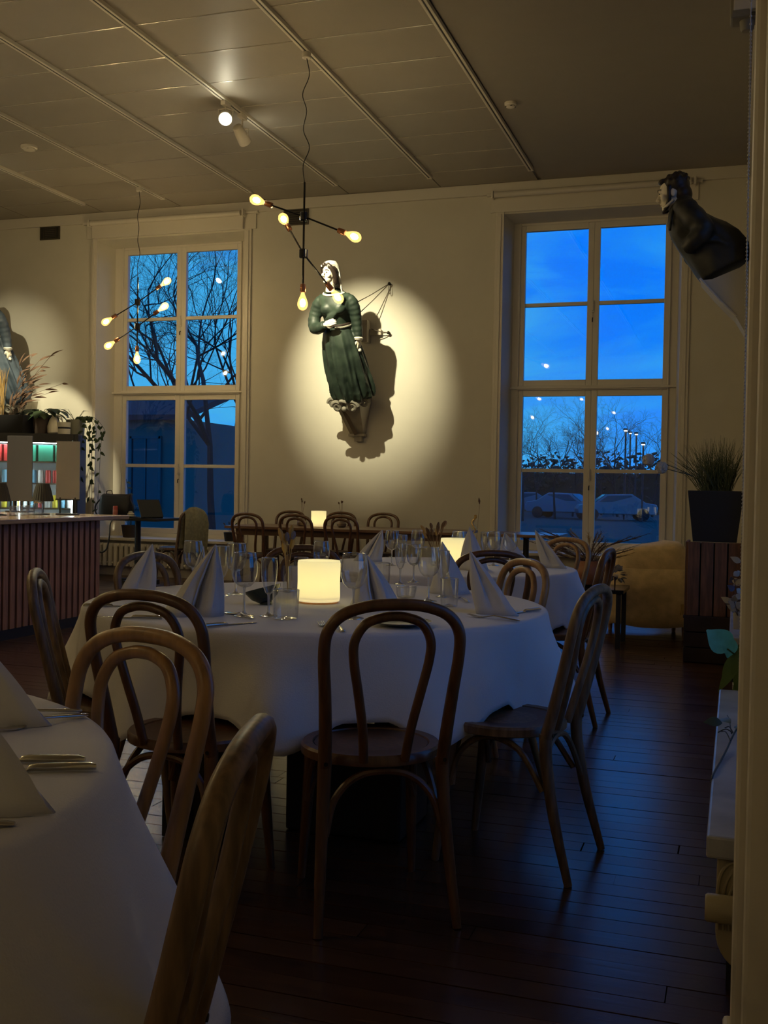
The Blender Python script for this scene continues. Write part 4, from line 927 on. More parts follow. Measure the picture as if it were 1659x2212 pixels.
# ------------------------------------------------------------------ bar counter
m_slat = mat('bar_slat', (.45, .23, .15), .45, noise_amt=.35, scale=8, stretch=(8, 8, .8))
m_bartop = mat('bar_top', (.42, .28, .15), .22, noise_amt=.3, scale=5, stretch=(6, .6, 6), coat=.3)
t = thing('bar_counter', (-5.6, 6.2, 0), 'bar counter with vertical reddish wood slats and a pale wooden top', 'bar counter')
box('carcass', (-.02, .06, .44), (.84, 3.28, .872), mat('bar_dark', (.02, .012, .010), .7), t); box('plinth', (.02, .05, .04), (.80, 3.25, .08), m_black, t)
box('countertop', (-.18, .30, .894), (1.36, 3.46, .036), m_bartop, t, bevel=.006)
nsl = 41; sm = MB().box((0, 0, 0), (.022, .052, .79)).mesh('slat', False); sm.materials.append(m_slat)
for i in range(nsl):
    o = bpy.data.objects.new('slat', sm); C.objects.link(o); o.parent = t; o.location = (.415, -1.56+i*.0805, .475)
sm2 = MB().box((0, 0, 0), (.052, .022, .79)).mesh('slat', False); sm2.materials.append(m_slat)
for i in range(10):
    o = bpy.data.objects.new('slat', sm2); C.objects.link(o); o.parent = t; o.location = (.36-i*.0805, 1.715, .475)
ZB = .913
# things on the bar
m_card = mat('sign_board_grey', (.11, .11, .125), .5)
p = at_z(42, 1106, ZB)
t = thing('menu_stand', (p.x, p.y, ZB), 'tall grey menu board standing on the bar, seen from behind', 'menu stand', towards((.2, -1)))
box('board', (0, 0, .40), (.245, .012, .60), m_card, t, bevel=.003)
for s in (-1, 1): box('foot', (s*.085, .0, .05), (.016, .012, .10), m_black, t)
box('base_plate', (0, 0, .006), (.22, .12, .012), m_black, t, bevel=.003)
p = at_z(146, 1112, ZB)
t = thing('menu_stand', (p.x, p.y, ZB), 'white sheet in a clear holder on two black legs, right on the bar', 'menu stand', towards((.35, -1)))
box('sheet', (0, 0, .385), (.20, .006, .50), mat('paper_white', (.62, .58, .52), .5), t); box('clear_holder', (0, .008, .385), (.206, .006, .51), m_glass, t)
for s in (-1, 1): box('leg', (s*.065, 0, .075), (.012, .012, .15), m_black, t)
box('lower_rail', (0, 0, .132), (.21, .016, .012), m_black, t); MB().lathe([(.10, 0), (.10, .008), (.09, .012)], 28).build('base_plate', m_black, t)
p = at_z(82, 1112, ZB)
t = thing('glass_jar', (p.x, p.y, ZB), 'small lidded glass jar on the bar between the two menu stands', 'jar')
MB().lathe([(.036, 0), (.04, .004), (.04, .085), (.034, .10), (.031, .10), (.036, .085), (.036, .008)], 24).build('jar_glass', m_glass, t); MB().lathe([(.037, .099), (.038, .102), (.038, .118), (.034, .121)], 24).build('lid', m_steel, t); MB().lathe([(.055, -.0005), (.056, .001), (.05, .0015)], 20).build('coaster', m_black, t)
for px, py, lab in ((66, 1112, 'upside-down drinking glass on the bar behind the jar'), (30, 1114, 'drinking glass behind the grey menu board'), (52, 1113, 'drinking glass peeping out beneath the grey menu board')):
    p = at_z(px, py, ZB); glass('tumbler', p.x, p.y, lab, ZB+.0005, .8)
m_pleat = mat('pleated_shade', (.035, .032, .022), .7)
def table_lamp(px, py, label):
    p = at_z(px, py, ZB); t = thing('table_lamp', (p.x, p.y, ZB), label, 'table lamp')
    MB().lathe([(.06, 0), (.06, .006), (.012, .012)], 24).build('base', m_black, t); MB().tube([(0, 0, .01), (0, 0, .2)], .008, 8).build('pole', m_black, t)
    rings = []
    for z, r in ((.115, .088), (.20, .070), (.265, .052)): rings.append([V(r*(1+.05*(i % 2))*math.cos(2*PI*i/48), r*(1+.05*(i % 2))*math.sin(2*PI*i/48), z) for i in range(48)])
    MB().loft(rings).build('pleated_shade', m_pleat, t, False)
table_lamp(92, 1111, 'small unlit lamp with dark pleated shade on the bar beside the jar'); table_lamp(-2, 1113, 'small unlit pleated lamp at the left border of the bar')

# drinks fridge by the back wall
FZ, FW, FD = 1.77, 1.36, .60
FA = math.radians(25); FDX, FDY = V(math.cos(FA), math.sin(FA), 0), V(-math.sin(FA), math.cos(FA), 0)
FC = V(-7.50, 10.95, 0)-FDX*FW/2+FDY*FD/2
def F(lx, ly, z): return FC+FDX*lx+FDY*ly+V(0, 0, z)
def on_fridge(px, ly=0):      # where the sight line through a column crosses a line along the fridge top
    d = ray(px, 940); n = FDY; k = (FC+FDY*ly).dot(n)/d.dot(n); p = d*k; return V(p.x, p.y, FZ)
t = thing('drinks_fridge', FC, 'black drinks fridge with a lit glass front behind the bar', 'fridge', FA)
w = FW; dp = FD; th = .05
mb = MB()
for s in (-1, 1): mb.box((s*(w/2-th/2), 0, FZ/2), (th, dp, FZ))
mb.box((0, 0, .05), (w-2*th, dp, .10)); mb.box((0, 0, FZ-.04), (w-2*th, dp, .08)); mb.box((0, dp/2-.02, FZ/2), (w-2*th, .04, FZ-.2)); mb.build('cabinet', m_black, t, False, bevel=.006)
box('liner', (0, dp/2-.05, FZ/2), (w-2*th, .02, FZ-.2), mat('fridge_liner', (.75, .8, .8), .4), t)
for i, x in enumerate((-w/4, w/4)):
    d = MB()
    for s in (-1, 1): d.box((x+s*(w/4-.035), -dp/2-.015, FZ/2), (.035, .03, FZ-.14))
    d.box((x, -dp/2-.015, .09), (w/2-.10, .03, .04)); d.box((x, -dp/2-.015, FZ-.09), (w/2-.10, .03, .04))
    do = d.build('door', m_black, t, False); box('door_glass', (x, -dp/2-.015, FZ/2), (w/2-.10, .006, FZ-.22), m_glass_win, do)
    box('door_handle', (x-(w/4-.05)*(1 if i else -1), -dp/2-.05, 1.0), (.02, .03, .4), m_steel, do)
m_led = emitmat('fridge_led', (.80, 1.0, .98), 30.0)
box('fridge_lamp', (0, -dp/2+.06, FZ-.105), (w-.2, .04, .02), m_led, t)
for s in (-1, 0, 1): box('fridge_lamp', (s*(w/2-.075), -dp/2+.05, FZ/2), (.014, .02, FZ-.35), m_led, t)
shz = [.12, .52, .88, 1.18, 1.44]
for z in shz[1:]: box('shelf', (0, -.01, z-.012), (w-2*th-.01, dp-.12, .012), m_steel, t)
CW = ('yellow', 'blue', 'red', 'silver', 'green', 'white')
m_cans = [mat('can_'+n, c, .35) for n, c in (('yellow', (.75, .65, .04)), ('blue', (.16, .38, .55)), ('red', (.6, .05, .05)), ('silver', (.55, .6, .6)), ('green', (.03, .20, .13)), ('white', (.7, .72, .7)))]
ORD = ('first', 'second', 'third', 'fourth', 'fifth', 'sixth', 'seventh', 'eighth', 'ninth', 'tenth', 'eleventh', 'twelfth', 'thirteenth', 'fourteenth', 'fifteenth')
can = MB().lathe([(.026, 0), (.033, .008), (.033, .145), (.027, .158), (.026, .155)], 14).mesh('can')
can.materials.append(m_cans[0])
for si, z, sn in ((2, shz[2], 'lower'), (3, shz[3], 'upper')):
    for k in range(14):
        c = (0, 1, 0, 3, 1, 2, 3, 0, 1, 5, 2, 2, 3, 1)[(k+(si-3)*4) % 14]
        o = bpy.data.objects.new('drink_can', can); C.objects.link(o); o.location = F(-w/2+.13+k*.085, -.12, z-.005)
        o.material_slots[0].link = 'OBJECT'; o.material_slots[0].material = m_cans[c]
        tag(o, '%s drink can on the %s can shelf of the lit fridge, %s from the right' % (CW[c], sn, ORD[13-k]), 'can', 'cans in the drinks fridge')
for k in range(6):
    o = MB().box((0, 0, .115), (.17, .22, .20)).build('drink_carton', m_cans[2] if k in (1, 2) else m_cans[4], None, False, bevel=.004); o.location = F(-w/2+.16+k*.2, -.08, shz[4]-.018); o.rotation_euler = (0, 0, FA)
    tag(o, '%s carton on the top shelf of the lit fridge, %s from the right' % ('red' if k in (1, 2) else 'dark green', ORD[5-k]), 'carton', 'cartons in the drinks fridge')
bot = MB().lathe([(.03, 0), (.036, .01), (.036, .15), (.014, .22), (.014, .27), (.016, .272), (.016, .29)], 14).mesh('bottle'); bot.materials.append(mat('bottle_dark', (.015, .03, .015), .15))
for k in range(14):
    o = bpy.data.objects.new('bottle', bot); C.objects.link(o); o.location = F(-w/2+.13+k*.085, -.1, shz[1]-.005); tag(o, 'dark bottle on the lower shelf of the lit fridge, %s from the right' % ORD[13-k], 'bottle', 'bottles in the drinks fridge')
# plants and pots on the fridge
m_leafd = mat('leaf_dark', (.030, .055, .020), .5); m_leafg = mat('leaf_green', (.06, .13, .05), .45); m_soil = mat('soil', (.02, .014, .01), .95)
def leaf(mb, p, d, up, ln, wd, bend=.2, n=6):
    d = Vector(d).normalized(); s = d.cross(Vector(up)).normalized(); u = s.cross(d); rings = []
    for i in range(n+1):
        q = i/n; wv = wd*math.sin(PI*min(.98, max(.03, q**.8)))*.5; c = Vector(p)+d*ln*q-u*bend*ln*q*q
        rings.append([c-s*wv+u*.12*wv, c-u*.0008, c+s*wv+u*.12*wv, c+u*.0012])
    mb.loft(rings)
def potted(name, x, y, z, pr, label, cat='potted plant', potmat=None):
    t = thing(name, (x, y, z), label, cat); pm = potmat or m_black
    MB().lathe(pr+[(pr[-1][0]-.012, pr[-1][1]), (pr[-1][0]-.016, pr[-1][1]-.03)], 24).build('pot', pm, t)
    MB().lathe([(.001, pr[-1][1]-.032), (pr[-1][0]-.014, pr[-1][1]-.03), (pr[-1][0]-.014, pr[-1][1]-.026), (.001, pr[-1][1]-.024)], 20).build('soil', m_soil, t)
    return t
p = on_fridge(90)
t = potted('potted_pothos', p.x, p.y, FZ, [(.075, 0), (.085, .004), (.115, .20)], 'brown pot of broad dark leaves on top of the drinks fridge', potmat=mat('pot_brown', (.12, .09, .07), .7))
r = random.Random(11)
for i in range(18):
    a = 2*PI*i/18+r.uniform(-.2, .2); el = r.uniform(.1, .9); d = V(math.cos(a), math.sin(a)*.7, el*.5); s = r.uniform(.08, .26); b = V(0, 0, .19); e_ = b+V(d.x*s, d.y*s, .05+el*.09)
    st = MB().tube(cr([b, lerp(b, e_, .5)+V(0, 0, .05), e_], 4), .003, 5).build('stalk', m_leafd, t); lf = MB(); leaf(lf, e_, V(d.x, d.y, -.25), (0, 0, 1), r.uniform(.13, .19), r.uniform(.10, .15), .35); lf.build('leaf', m_leafd, st)
p = on_fridge(22)
t = thing('planter_box', (p.x, p.y, FZ), 'black planter box of dried grass and dark stalks on the fridge, left edge', 'potted plant')
box('planter', (0, 0, .11), (.52, .24, .22), m_black, t, taper=1.08); box('soil', (0, 0, .215), (.5, .22, .02), m_soil, t)
r = random.Random(21)
for i in range(26): # straw sheaf
    x = -.16+r.uniform(-.06, .06); a = r.uniform(-.1, .1); h = r.uniform(.45, .62)
    MB().tube(cr([(x, r.uniform(-.05, .05), .2), (x+a*.4, 0, .2+h*.5), (x+a, r.uniform(-.06, .06), .2+h)], 4), rads([.002, .003, .006, .001], 9), 5).build('straw', m_straw, t)
for i in range(12): # arching dark stalks with slender leaves
    x = r.uniform(-.05, .18); ex = x+r.uniform(.05, .55); h = r.uniform(.2, .78); pts = cr([(x, 0, .2), (x+(ex-x)*.3, r.uniform(-.05, .05), .2+h*.6), (ex, r.uniform(-.08, .08), .2+h)], 6); st = MB().tube(pts, .0022, 5).build('stalk', m_dbrown, t)
    lf = MB()
    for k in range(3, len(pts), 3): d = (pts[k]-pts[k-1]).normalized(); leaf(lf, pts[k], d+V(r.uniform(-.3, .7), 0, r.uniform(-.4, .3)), (0, -1, .3), r.uniform(.06, .20), r.uniform(.02, .036), .5)
    lf.build('leaves', m_dbrown, st)
for i, (px, lab, pr, m) in enumerate(((116, 'white rounded jug with a small neck on the fridge', [(.05, 0), (.075, .02), (.078, .10), (.05, .18), (.022, .22), (.026, .245), (.03, .25)], mat('ceramic_white', (.72, .68, .54), .35)),
        (138, 'low white pot on the fridge beside the jug', [(.06, 0), (.075, .005), (.080, .15)], mat('ceramic_white2', (.62, .60, .50), .4)))):
    p = on_fridge(px, -.1); t = thing('jug' if i == 0 else 'pot', (p.x, p.y, FZ), lab, 'jug' if i == 0 else 'pot')
    MB().lathe(pr+[(pr[-1][0]-.008, pr[-1][1]), (pr[-2][0]-.012, pr[-2][1])], 24).build('jug_body' if i == 0 else 'pot_body', m, t)
    if i == 0: MB().tube(cr([(.07, 0, .10), (.12, 0, .13), (.10, 0, .21), (.02, 0, .23)], 5), .008, 8).build('handle', m, t)
    else: MB().lathe([(.0785, .07), (.081, .075), (.081, .085), (.0785, .09)], 24, capb=False, capt=False).build('band', m_black, t)
p = on_fridge(163, .05)
t = potted('trailing_plant', p.x, p.y, FZ, [(.09, 0), (.105, .004), (.115, .19)], 'grey pot with a vine trailing down the right side of the fridge', potmat=mat('pot_greygreen', (.20, .20, .15), .6))
r = random.Random(31)
for i in range(6):
    dx = .16+.05*i; ln = (.5, .75, 1.05, .35, .9, .2)[i]; pts = cr([(.05, -.03, .18), (dx*.7, -.06, .22), (dx, -.08+.02*i, .05), (dx+r.uniform(-.03, .06), -.06, -.3*ln), (dx+r.uniform(-.06, .05), -.05, -ln)], 6)
    st = MB().tube(pts, .0025, 5).build('vine', m_leafd, t); lf = MB()
    for k in range(4, len(pts), 2):
        a = r.uniform(0, 6.28); leaf(lf, pts[k], (math.cos(a), -.3, -.6+.5*math.sin(a)), (0, -1, .2), r.uniform(.05, .085), r.uniform(.03, .05), .4)
    lf.build('leaves', m_leafd, st)
for i in range(9):
    a = r.uniform(0, 6.28); e_ = V(.11*math.cos(a), .08*math.sin(a), .2+r.uniform(0, .12)); st = MB().tube([(0, 0, .16), e_], .0025, 5).build('vine', m_leafd, t); lf = MB(); leaf(lf, e_, (math.cos(a), math.sin(a), .2), (0, 0, 1), .07, .045); lf.build('leaves', m_leafd, st)

# ------------------------------------------------------------------ left window corner
p = at_y(298, 1120, 10.9)
t = thing('cafe_table', (p.x, 10.9, 0), 'black cafe table by the left window carrying bag and laptop', 'table')
TZ = .80
box('tabletop', (-.04, 0, TZ-.02), (.92, .62, .03), m_black, t, bevel=.004); MB().lathe([(.035, .1), (.035, TZ-.04)], 16).build('column', m_black, t)
f = MB()
for a in range(4): f.box((.14*math.cos(a*PI/2), .14*math.sin(a*PI/2), .05), (.28 if a % 2 == 0 else .06, .06 if a % 2 == 0 else .28, .05))
f.lathe([(.055, 0), (.055, .09), (.04, .13)], 16); f.build('foot', m_black, t, False)
t2x = p.x
t = thing('shoulder_bag', (t2x-.24, 10.82, TZ-.005), 'black bag on the cafe table with its strap hanging down', 'bag')
rr = []
for z, w, d in ((0, .20, .09), (.04, .215, .10), (.16, .21, .09), (.245, .20, .06), (.262, .195, .03)):
    rr.append([V(w*math.copysign(abs(math.cos(u))**.5, math.cos(u)), d*math.copysign(abs(math.sin(u))**.6, math.sin(u)), z+(.012*math.cos(3*u) if z > .2 else 0)) for u in [2*PI*i/32 for i in range(32)]])
MB().loft(rr).build('bag_body', mat('bag_black', (.008, .008, .009), .55), t)
for s in (-1, 1): MB().tube(cr([(s*.19, -.02, .22), (s*.245, -.05, .14), (s*.25, -.05, .06), (s*.21, -.06, .01)], 6), .009, 8).build('handle', m_black, t)
MB().tube(cr([(-.17, -.16, .02), (-.175, -.30, -.05), (-.13, -.31, -.25), (-.03, -.31, -.39), (.07, -.31, -.36), (.11, -.31, -.2), (.12, -.30, -.05), (.12, -.16, .02)], 6), .010, 8, flat=.4).build('strap', m_black, t)
MB().tube(cr([(-.13, 0, .25), (-.12, -.02, .30), (-.06, -.02, .31), (-.05, 0, .26)], 5), .006, 6).build('buckle_loop', m_steel, t)
t = thing('drink_can', (t2x-.14, 10.64, TZ-.005), 'red drink can standing before the black bag', 'can')
MB().lathe([(.024, 0), (.028, .006), (.028, .125), (.023, .135), (.022, .132)], 18).build('can_body', mat('can_red_body', (.50, .07, .04), .3), t); MB().lathe([(.0285, .04), (.0288, .042), (.0288, .09), (.0285, .092)], 18, capb=False, capt=False).build('can_label', mat('can_label', (.6, .2, .12), .4), t)
t = thing('laptop', (t2x+.20, 10.75, TZ-.005), 'open laptop on the cafe table, screen turned to the left', 'laptop', math.radians(68))
box('keyboard_base', (0, 0, .009), (.31, .22, .016), m_black, t, bevel=.003); q = Matrix.Rotation(math.radians(-24), 3, 'X')
lid = box('screen_lid', V(0, -.115, .015)+q @ V(0, 0, .11), (.31, .008, .215), m_black, t, rot=q); box('screen', V(0, -.110, .015)+q @ V(0, .0, .11), (.285, .003, .185), mat('screen_glass', (.05, .055, .05), .15), lid, rot=q)
for i in range(4): box('key_row', (0, -.06+i*.028, .0175), (.27, .02, .003), mat('keys', (.03, .03, .03), .6), t)
t = thing('napkin_stack', (t2x+.03, 10.7, TZ-.005), 'small pale bun-shaped cloth beside the laptop', 'cloth')
MB().ball((0, 0, .02), (.055, .05, .022)).ball((.0, 0, .045), (.042, .04, .02)).ball((-.005, 0, .066), (.026, .026, .014)).build('folded_cloth', mat('pale_cloth', (.5, .47, .38), .8), t)
# radiator under the left window
t = thing('radiator', (-7.2, 11.90, 0), 'pale ribbed radiator under the left window', 'radiator')
for i in range(26): MB().loft([[V((-1.0+i*.08)+.028*math.cos(u), -.0+.055*math.sin(u), z) for u in [2*PI*k/12 for k in range(12)]] for z in (.13, .15, .40, .42)]).build('rib', m_wood_white, t)
for z in (.16, .39): MB().tube([(-1.05, 0, z), (1.05, 0, z)], .022, 10).build('pipe', m_wood_white, t)
for x in (-.9, .9): box('radiator_foot', (x, 0, .065), (.05, .09, .13), m_wood_white, t)
# plant on the left window board
p = at_y(272, 1165, 11.95)
t = potted('potted_seedling', p.x, 12.06, .49, [(.085, 0), (.095, .004), (.12, .16)], 'spindly plant in a brown pot on the left window board', potmat=mat('pot_dark_brown', (.05, .035, .025), .7))
r = random.Random(8)
for (ex, h) in ((-.05, .62), (.03, .30), (-.28, .18), (.12, .26), (-.16, .3)):
    pts = cr([(0, 0, .14), (ex*.4, -.02, .14+h*.6), (ex, -.04, .14+h)], 6); st = MB().tube(pts, .0035, 5).build('stalk', m_leafd, t); lf = MB()
    for k in range(5, len(pts), 2): a = r.uniform(0, 6.28); leaf(lf, pts[k], (math.cos(a), -.3, .3*math.sin(a)), (0, -.5, 1), r.uniform(.06, .09), .045, .5)
    lf.build('leaves', m_leafd, st)
t = potted('potted_herb', -6.02, 12.04, .49, [(.05, 0), (.06, .003), (.075, .11)], 'little black pot with a feathery sprig on the left window board, right end')
stems(t, 5, .09, (.18, .3), .07, [m_dbrown, m_leafd], 77, .0016, (.03, .05), .006)

# ------------------------------------------------------------------ right side: armchair, planters, sill
m_throw = mat('ochre_throw', (.74, .54, .27), .95, noise_amt=.2, scale=16, bump=.35, bscale=90, sheen=.3)
t = thing('armchair', (-.69, 9.15, 0), 'low armchair wrapped in an ochre throw, before the right window', 'armchair', math.radians(12)); t.scale = (1.12, 1.1, 1.0)
rr = []
for z, w, y0, y1 in ((.13, .30, -.30, .30), (.16, .315, -.32, .32), (.40, .305, -.31, .32), (.62, .28, -.28, .30), (.72, .255, -.25, .27), (.755, .22, -.21, .22), (.765, .12, -.1, .1)):
    rr.append([V(w*math.copysign(abs(math.cos(u))**.55, math.cos(u)), (y0+y1)/2+(y1-y0)/2*math.copysign(abs(math.sin(u))**.55, math.sin(u)), z+(.035*math.cos(u) if z > .6 else 0)) for u in [2*PI*i/48 for i in range(48)]])
MB().loft(rr).build('upholstery', m_throw, t)
sk = [[V(.335*(1+.02*math.sin(9*u))*math.copysign(abs(math.cos(u))**.6, math.cos(u))*k, .335*(1+.02*math.sin(11*u))*math.copysign(abs(math.sin(u))**.6, math.sin(u))*k, z+(.025*math.cos(u+2)+.012*math.sin(5*u) if z < .2 else 0)) for u in [2*PI*i/96 for i in range(96)]] for z, k in ((.095, 1.03), (.20, .995), (.40, .965), (.58, .92))]
thr = MB().loft(sk, cap=False).build('throw', m_throw, t); s_ = thr.modifiers.new('thickness', 'SOLIDIFY'); s_.thickness = .008
tz = MB()
for i in range(7): tz.tube(cr([(.20+.008*i, -.318, .30), (.20+.010*i, -.335, .27), (.195+.012*i, -.335, .215+.006*(i % 3))], 4), .0035, 5)
tz.build('tassel', mat('tassel_gold', (.40, .26, .08), .9), thr)
for sx in (-1, 1):
    for sy in (-1, 1): MB().lathe([(.014, 0), (.022, .13)], 12, (sx*.24, sy*.24, 0)).build('leg', m_honey, t)
t = thing('low_table', (-1.02, 8.45, 0), 'low dark table holding the dried bouquet, left of the draped armchair', 'table')
box('tabletop', (0, .0, .435), (.46, .5, .03), m_blackgl, t, bevel=.004)
for sx in (-1, 1):
    for sy in (-1, 1): box('leg', (sx*.19, sy*.21, .21), (.035, .035, .42), m_black, t)
p = at_y(1270, 1210, 8.45)
t = thing('dried_bouquet', (-1.08, 8.45, .45), 'rust-brown pot of dried grasses and plumes before the right window', 'dried flowers')
MB().lathe([(.05, 0), (.10, .02), (.13, .09), (.12, .16), (.08, .20), (.07, .20), (.10, .15), (.11, .09), (.06, .02)], 28).build('pot', mat('rust_pot', (.28, .10, .03), .5), t)
r = random.Random(5)
for i in range(44):
    a = r.uniform(-.5, PI+.5) if i % 3 else r.uniform(0, 2*PI); s = r.uniform(.08, .36); h = r.uniform(.24, .42); e_ = V(math.cos(a)*s*1.15, math.sin(a)*s*.5, h)
    pts = cr([(0, 0, .12), (e_.x*.3, e_.y*.3, h*.75), (e_.x, e_.y, h)], 6); m = (m_dbrown, m_dbrown, m_pale, m_dbrown, m_straw)[i % 5]; st = MB().tube(pts, .0022, 5).build('stem', m_dbrown, t)
    n = len(pts); pl = pts[-5:]+[pts[-1]+(pts[-1]-pts[-2])*1.8]; pm_ = MB().tube(pl, [.001, .004, .005, .005, .003, .001], 5)
    for q_ in range(26):
        k_ = r.randint(0, 4); c_ = lerp(pl[k_], pl[k_+1], r.random()); d_ = (pl[k_+1]-pl[k_]).normalized()+V(r.uniform(-.8, .8), r.uniform(-.8, .8), r.uniform(-.5, .6)); pm_.tube([c_, c_+d_*r.uniform(.018, .04)], [.0022, .0006], 3)
    pm_.build('plume', m, st)
t = thing('hydrangea_head', (-.87, 8.33, .45), 'round head of dry pale petals on the low table', 'dried flowers')
r = random.Random(15); pb = MB()
for i in range(70):
    u = r.uniform(-.6, 1); a = r.uniform(0, 2*PI); k = math.sqrt(1-u*u); d = V(k*math.cos(a), k*math.sin(a), u); leaf(pb, V(0, 0, .10)+d*.05, d+V(r.uniform(-.4, .4), r.uniform(-.4, .4), r.uniform(-.4, .4)), (0, .3, 1), .045, .035, .2, 4)
pb.build('petals', m_pale, t); MB().tube([(0, 0, 0), (0, 0, .09)], .006, 6).build('stem', m_dbrown, t)
# stacked crates and planter
m_crate = mat('crate_wood', (.20, .085, .040), .6, noise_amt=.5, scale=7, stretch=(7, 7, .9)); m_crated = mat('crate_dark', (.035, .018, .012), .65, noise_amt=.4, scale=7)
t = thing('pallet_box', (-.13, 7.98, 0), 'dark stepped wooden box on the floor under the slatted crate', 'crate')
for i in range(3): box('board', (0, -.175, .055+i*.108), (.40, .02, .100), m_crated, t, bevel=.003); box('board', (-.19, 0, .055+i*.108), (.02, .33, .100), m_crated, t, bevel=.003)
box('lid', (0, 0, .322), (.41, .37, .018), m_crated, t, bevel=.003); box('inner_box', (0, .0, .15), (.36, .32, .30), m_black, t)
t = thing('slatted_crate', (-.135, 7.98, .331), 'reddish crate of upright boards under the black grass planter', 'crate')
for i in range(4): box('board', (-.138+i*.092, -.16, .262), (.082, .02, .522), m_crate, t, bevel=.003)
for i in range(4): box('board', (-.185, -.12+i*.085, .262), (.02, .076, .522), m_crate, t, bevel=.003)
box('crate_core', (.0, .01, .255), (.345, .30, .505), m_black, t); 
for z in (.06, .46): box('batten', (0, -.147, z), (.34, .008, .05), m_crated, t)
t = thing('grass_planter', (-.135, 7.98, .855), 'tapered black planter of tall green grass on the slatted crate', 'potted plant')
rr = [[V(sx*w, sy*w*.9, z) for sx, sy in ((-1, -1), (1, -1), (1, 1), (-1, 1))] for z, w in ((0, .148), (.355, .188), (.362, .188), (.362, .172), (.32, .168))]
MB().loft(rr).build('planter', m_black, t, False); box('soil', (0, 0, .315), (.32, .29, .02), m_soil, t)
r = random.Random(12); m_gr = [mat('grass_blade_a', (.060, .085, .028), .6), mat('grass_blade_b', (.035, .058, .020), .6), mat('grass_blade_c', (.10, .11, .045), .7)]
for g in range(3):
    gb = MB()
    for i in range(130):
        a = r.uniform(0, 2*PI); s = r.uniform(.02, .25)*(1.15 if math.cos(a) < 0 else .75); h = r.uniform(.22, .46)*(1-.25*s/.3); b0 = V(r.uniform(-.10, .10), r.uniform(-.09, .09), .32)
        e_ = b0+V(math.cos(a)*s, math.sin(a)*s*.7, h); e_.x = min(e_.x, .19)
        gb.tube(cr([b0, lerp(b0, e_, .5)+V(0, 0, .05*s/.3), e_], 4), [.0022, .0022, .002, .002, .0018, .0016, .0012, .001, .0005], 3)
    gb.build('grass_blades', m_gr[g], t, kind='stuff')
for (px, py) in ((1401, 993), (1429, 1010)):
    q = at_y(px, py, 7.85)-V(-.135, 7.98, .855); st = MB().tube(cr([(-.06, -.02, .32), (-.14, -.06, .45), (q.x*.8, q.y, q.z-.02), q], 6), .003, 5).build('pompom_stem', m_leafd, t)
    pb = MB(); pr_ = random.Random(px)
    for i in range(90):
        u = pr_.uniform(-1, 1); a = pr_.uniform(0, 2*PI); k = math.sqrt(1-u*u); d = V(k*math.cos(a), k*math.sin(a), u); pb.ball(q+d*.034, (.012, .012, .012), 6, 4)
    pb.ball(q, .034, 12, 8); pb.build('pompom', mat('pompom_white', (.52, .50, .44), .9), st)
# wall speaker and cable high on the right
p = at_y(1600, 30, 6.9)
t = thing('wall_speaker', (XR, 6.9, p.z+.06), 'pale box speaker high on the right wall with a black cable', 'speaker')
box('cabinet', (-.10, 0, .0), (.17, .16, .22), mat('speaker_pale', (.24, .22, .17), .5), t, bevel=.015); box('grille', (-.10, -.083, .01), (.13, .01, .16), m_wood_white, t, bevel=.004)
MB().lathe([(.03, -.17), (.04, -.16), (.045, -.11)], 16, (-.085, 0, 0)).build('swivel_joint', mat('speaker_pale', (.24, .22, .17), .5), t); box('wall_plate', (-.012, .0, -.12), (.024, .09, .12), m_track, t, bevel=.004)
MB().tube(cr([(-.06, -.085, -.10), (-.02, -.10, -.10), (.0, -.10, -.02), (-.008, -.09, .10), (-.01, -.05, .25)], 6), .010, 8).build('cable', m_black, t)
# beaded blind chain at the near window
t = thing('bead_chain', (.005, 2.92, 1.3), 'beaded blind cord hanging in a long loop beside the nearest window', 'blind cord')
bd = MB()
for s, x0, x1 in ((0, -.004, .022), (1, .028, .036)):
    n = 300; z0, z1 = .63, 3.6
    bd.tube([(x0+(x1-x0)*1-.005 if False else x1-.005, s*.05, z0-1.3), ((x0-.005), s*.05, z1-1.3)], .0012, 4)
    for i in range(n):
        u = i/n; z = lerp(z0, z1, u); x = lerp(x1, x0, u)-.005
        if z < 2.4 or i % 2 == 0: bd.ball((x, s*.05, z-1.3), .0034, 6, 4)
for i in range(9): u = i/8*PI; bd.ball((lerp(.017, .031, i/8), .05*i/8, .63-1.3-.012*math.sin(u)), .0034, 6, 4)
bd.build('beads', mat('beads_ivory', (.50, .46, .36), .4), t, kind='stuff')
# radiator end under the near sill
t = thing('radiator', (.02, 3.3, 0), 'cream panel radiator with a round valve under the nearest marble sill', 'radiator')
rr = []
pan = MB()
for k, yy in enumerate((-.86, -.835)):
    pass
poly = [(-.040+.0, .40), (-.040, .235)]+[(-.040+.07*(1-math.cos(u)), .235-.085*math.sin(u)) for u in [PI/2*i/8 for i in range(1, 9)]]+[(.06, .15), (.06, .40)]
pan.loft([[V(x, y, z) for x, z in poly] for y in (-.86, .86)]); pan.build('radiator_panel', mat('radiator_cream', (.34, .29, .18), .45), t, False, bevel=.004)
for i in range(3): MB().tube(cr([(-.036+.012*i, -.862, .24), (-.036+.012*i, -.862, .34-.012*i), (-.018+.012*i, -.862, .385-.012*i), (.02, -.862, .398-.010*i)], 5), .004, 6).build('pressed_rib', mat('radiator_cream', (.34, .29, .18), .45), t)
MB().lathe([(.026, -.05), (.030, -.045), (.030, .03), (.026, .036)], 20, (-.012, -.90, .30), Matrix.Rotation(PI/2, 3, 'Y')).build('valve_head', mat('radiator_cream', (.34, .29, .18), .45), t)
MB().tube([(.015, -.9, .30), (.05, -.9, .30)], .008, 8).build('valve_stem', m_steel, t); box('bleed_valve', (.035, -.865, .372), (.02, .02, .014), mat('valve_brown', (.10, .03, .02), .5), t)
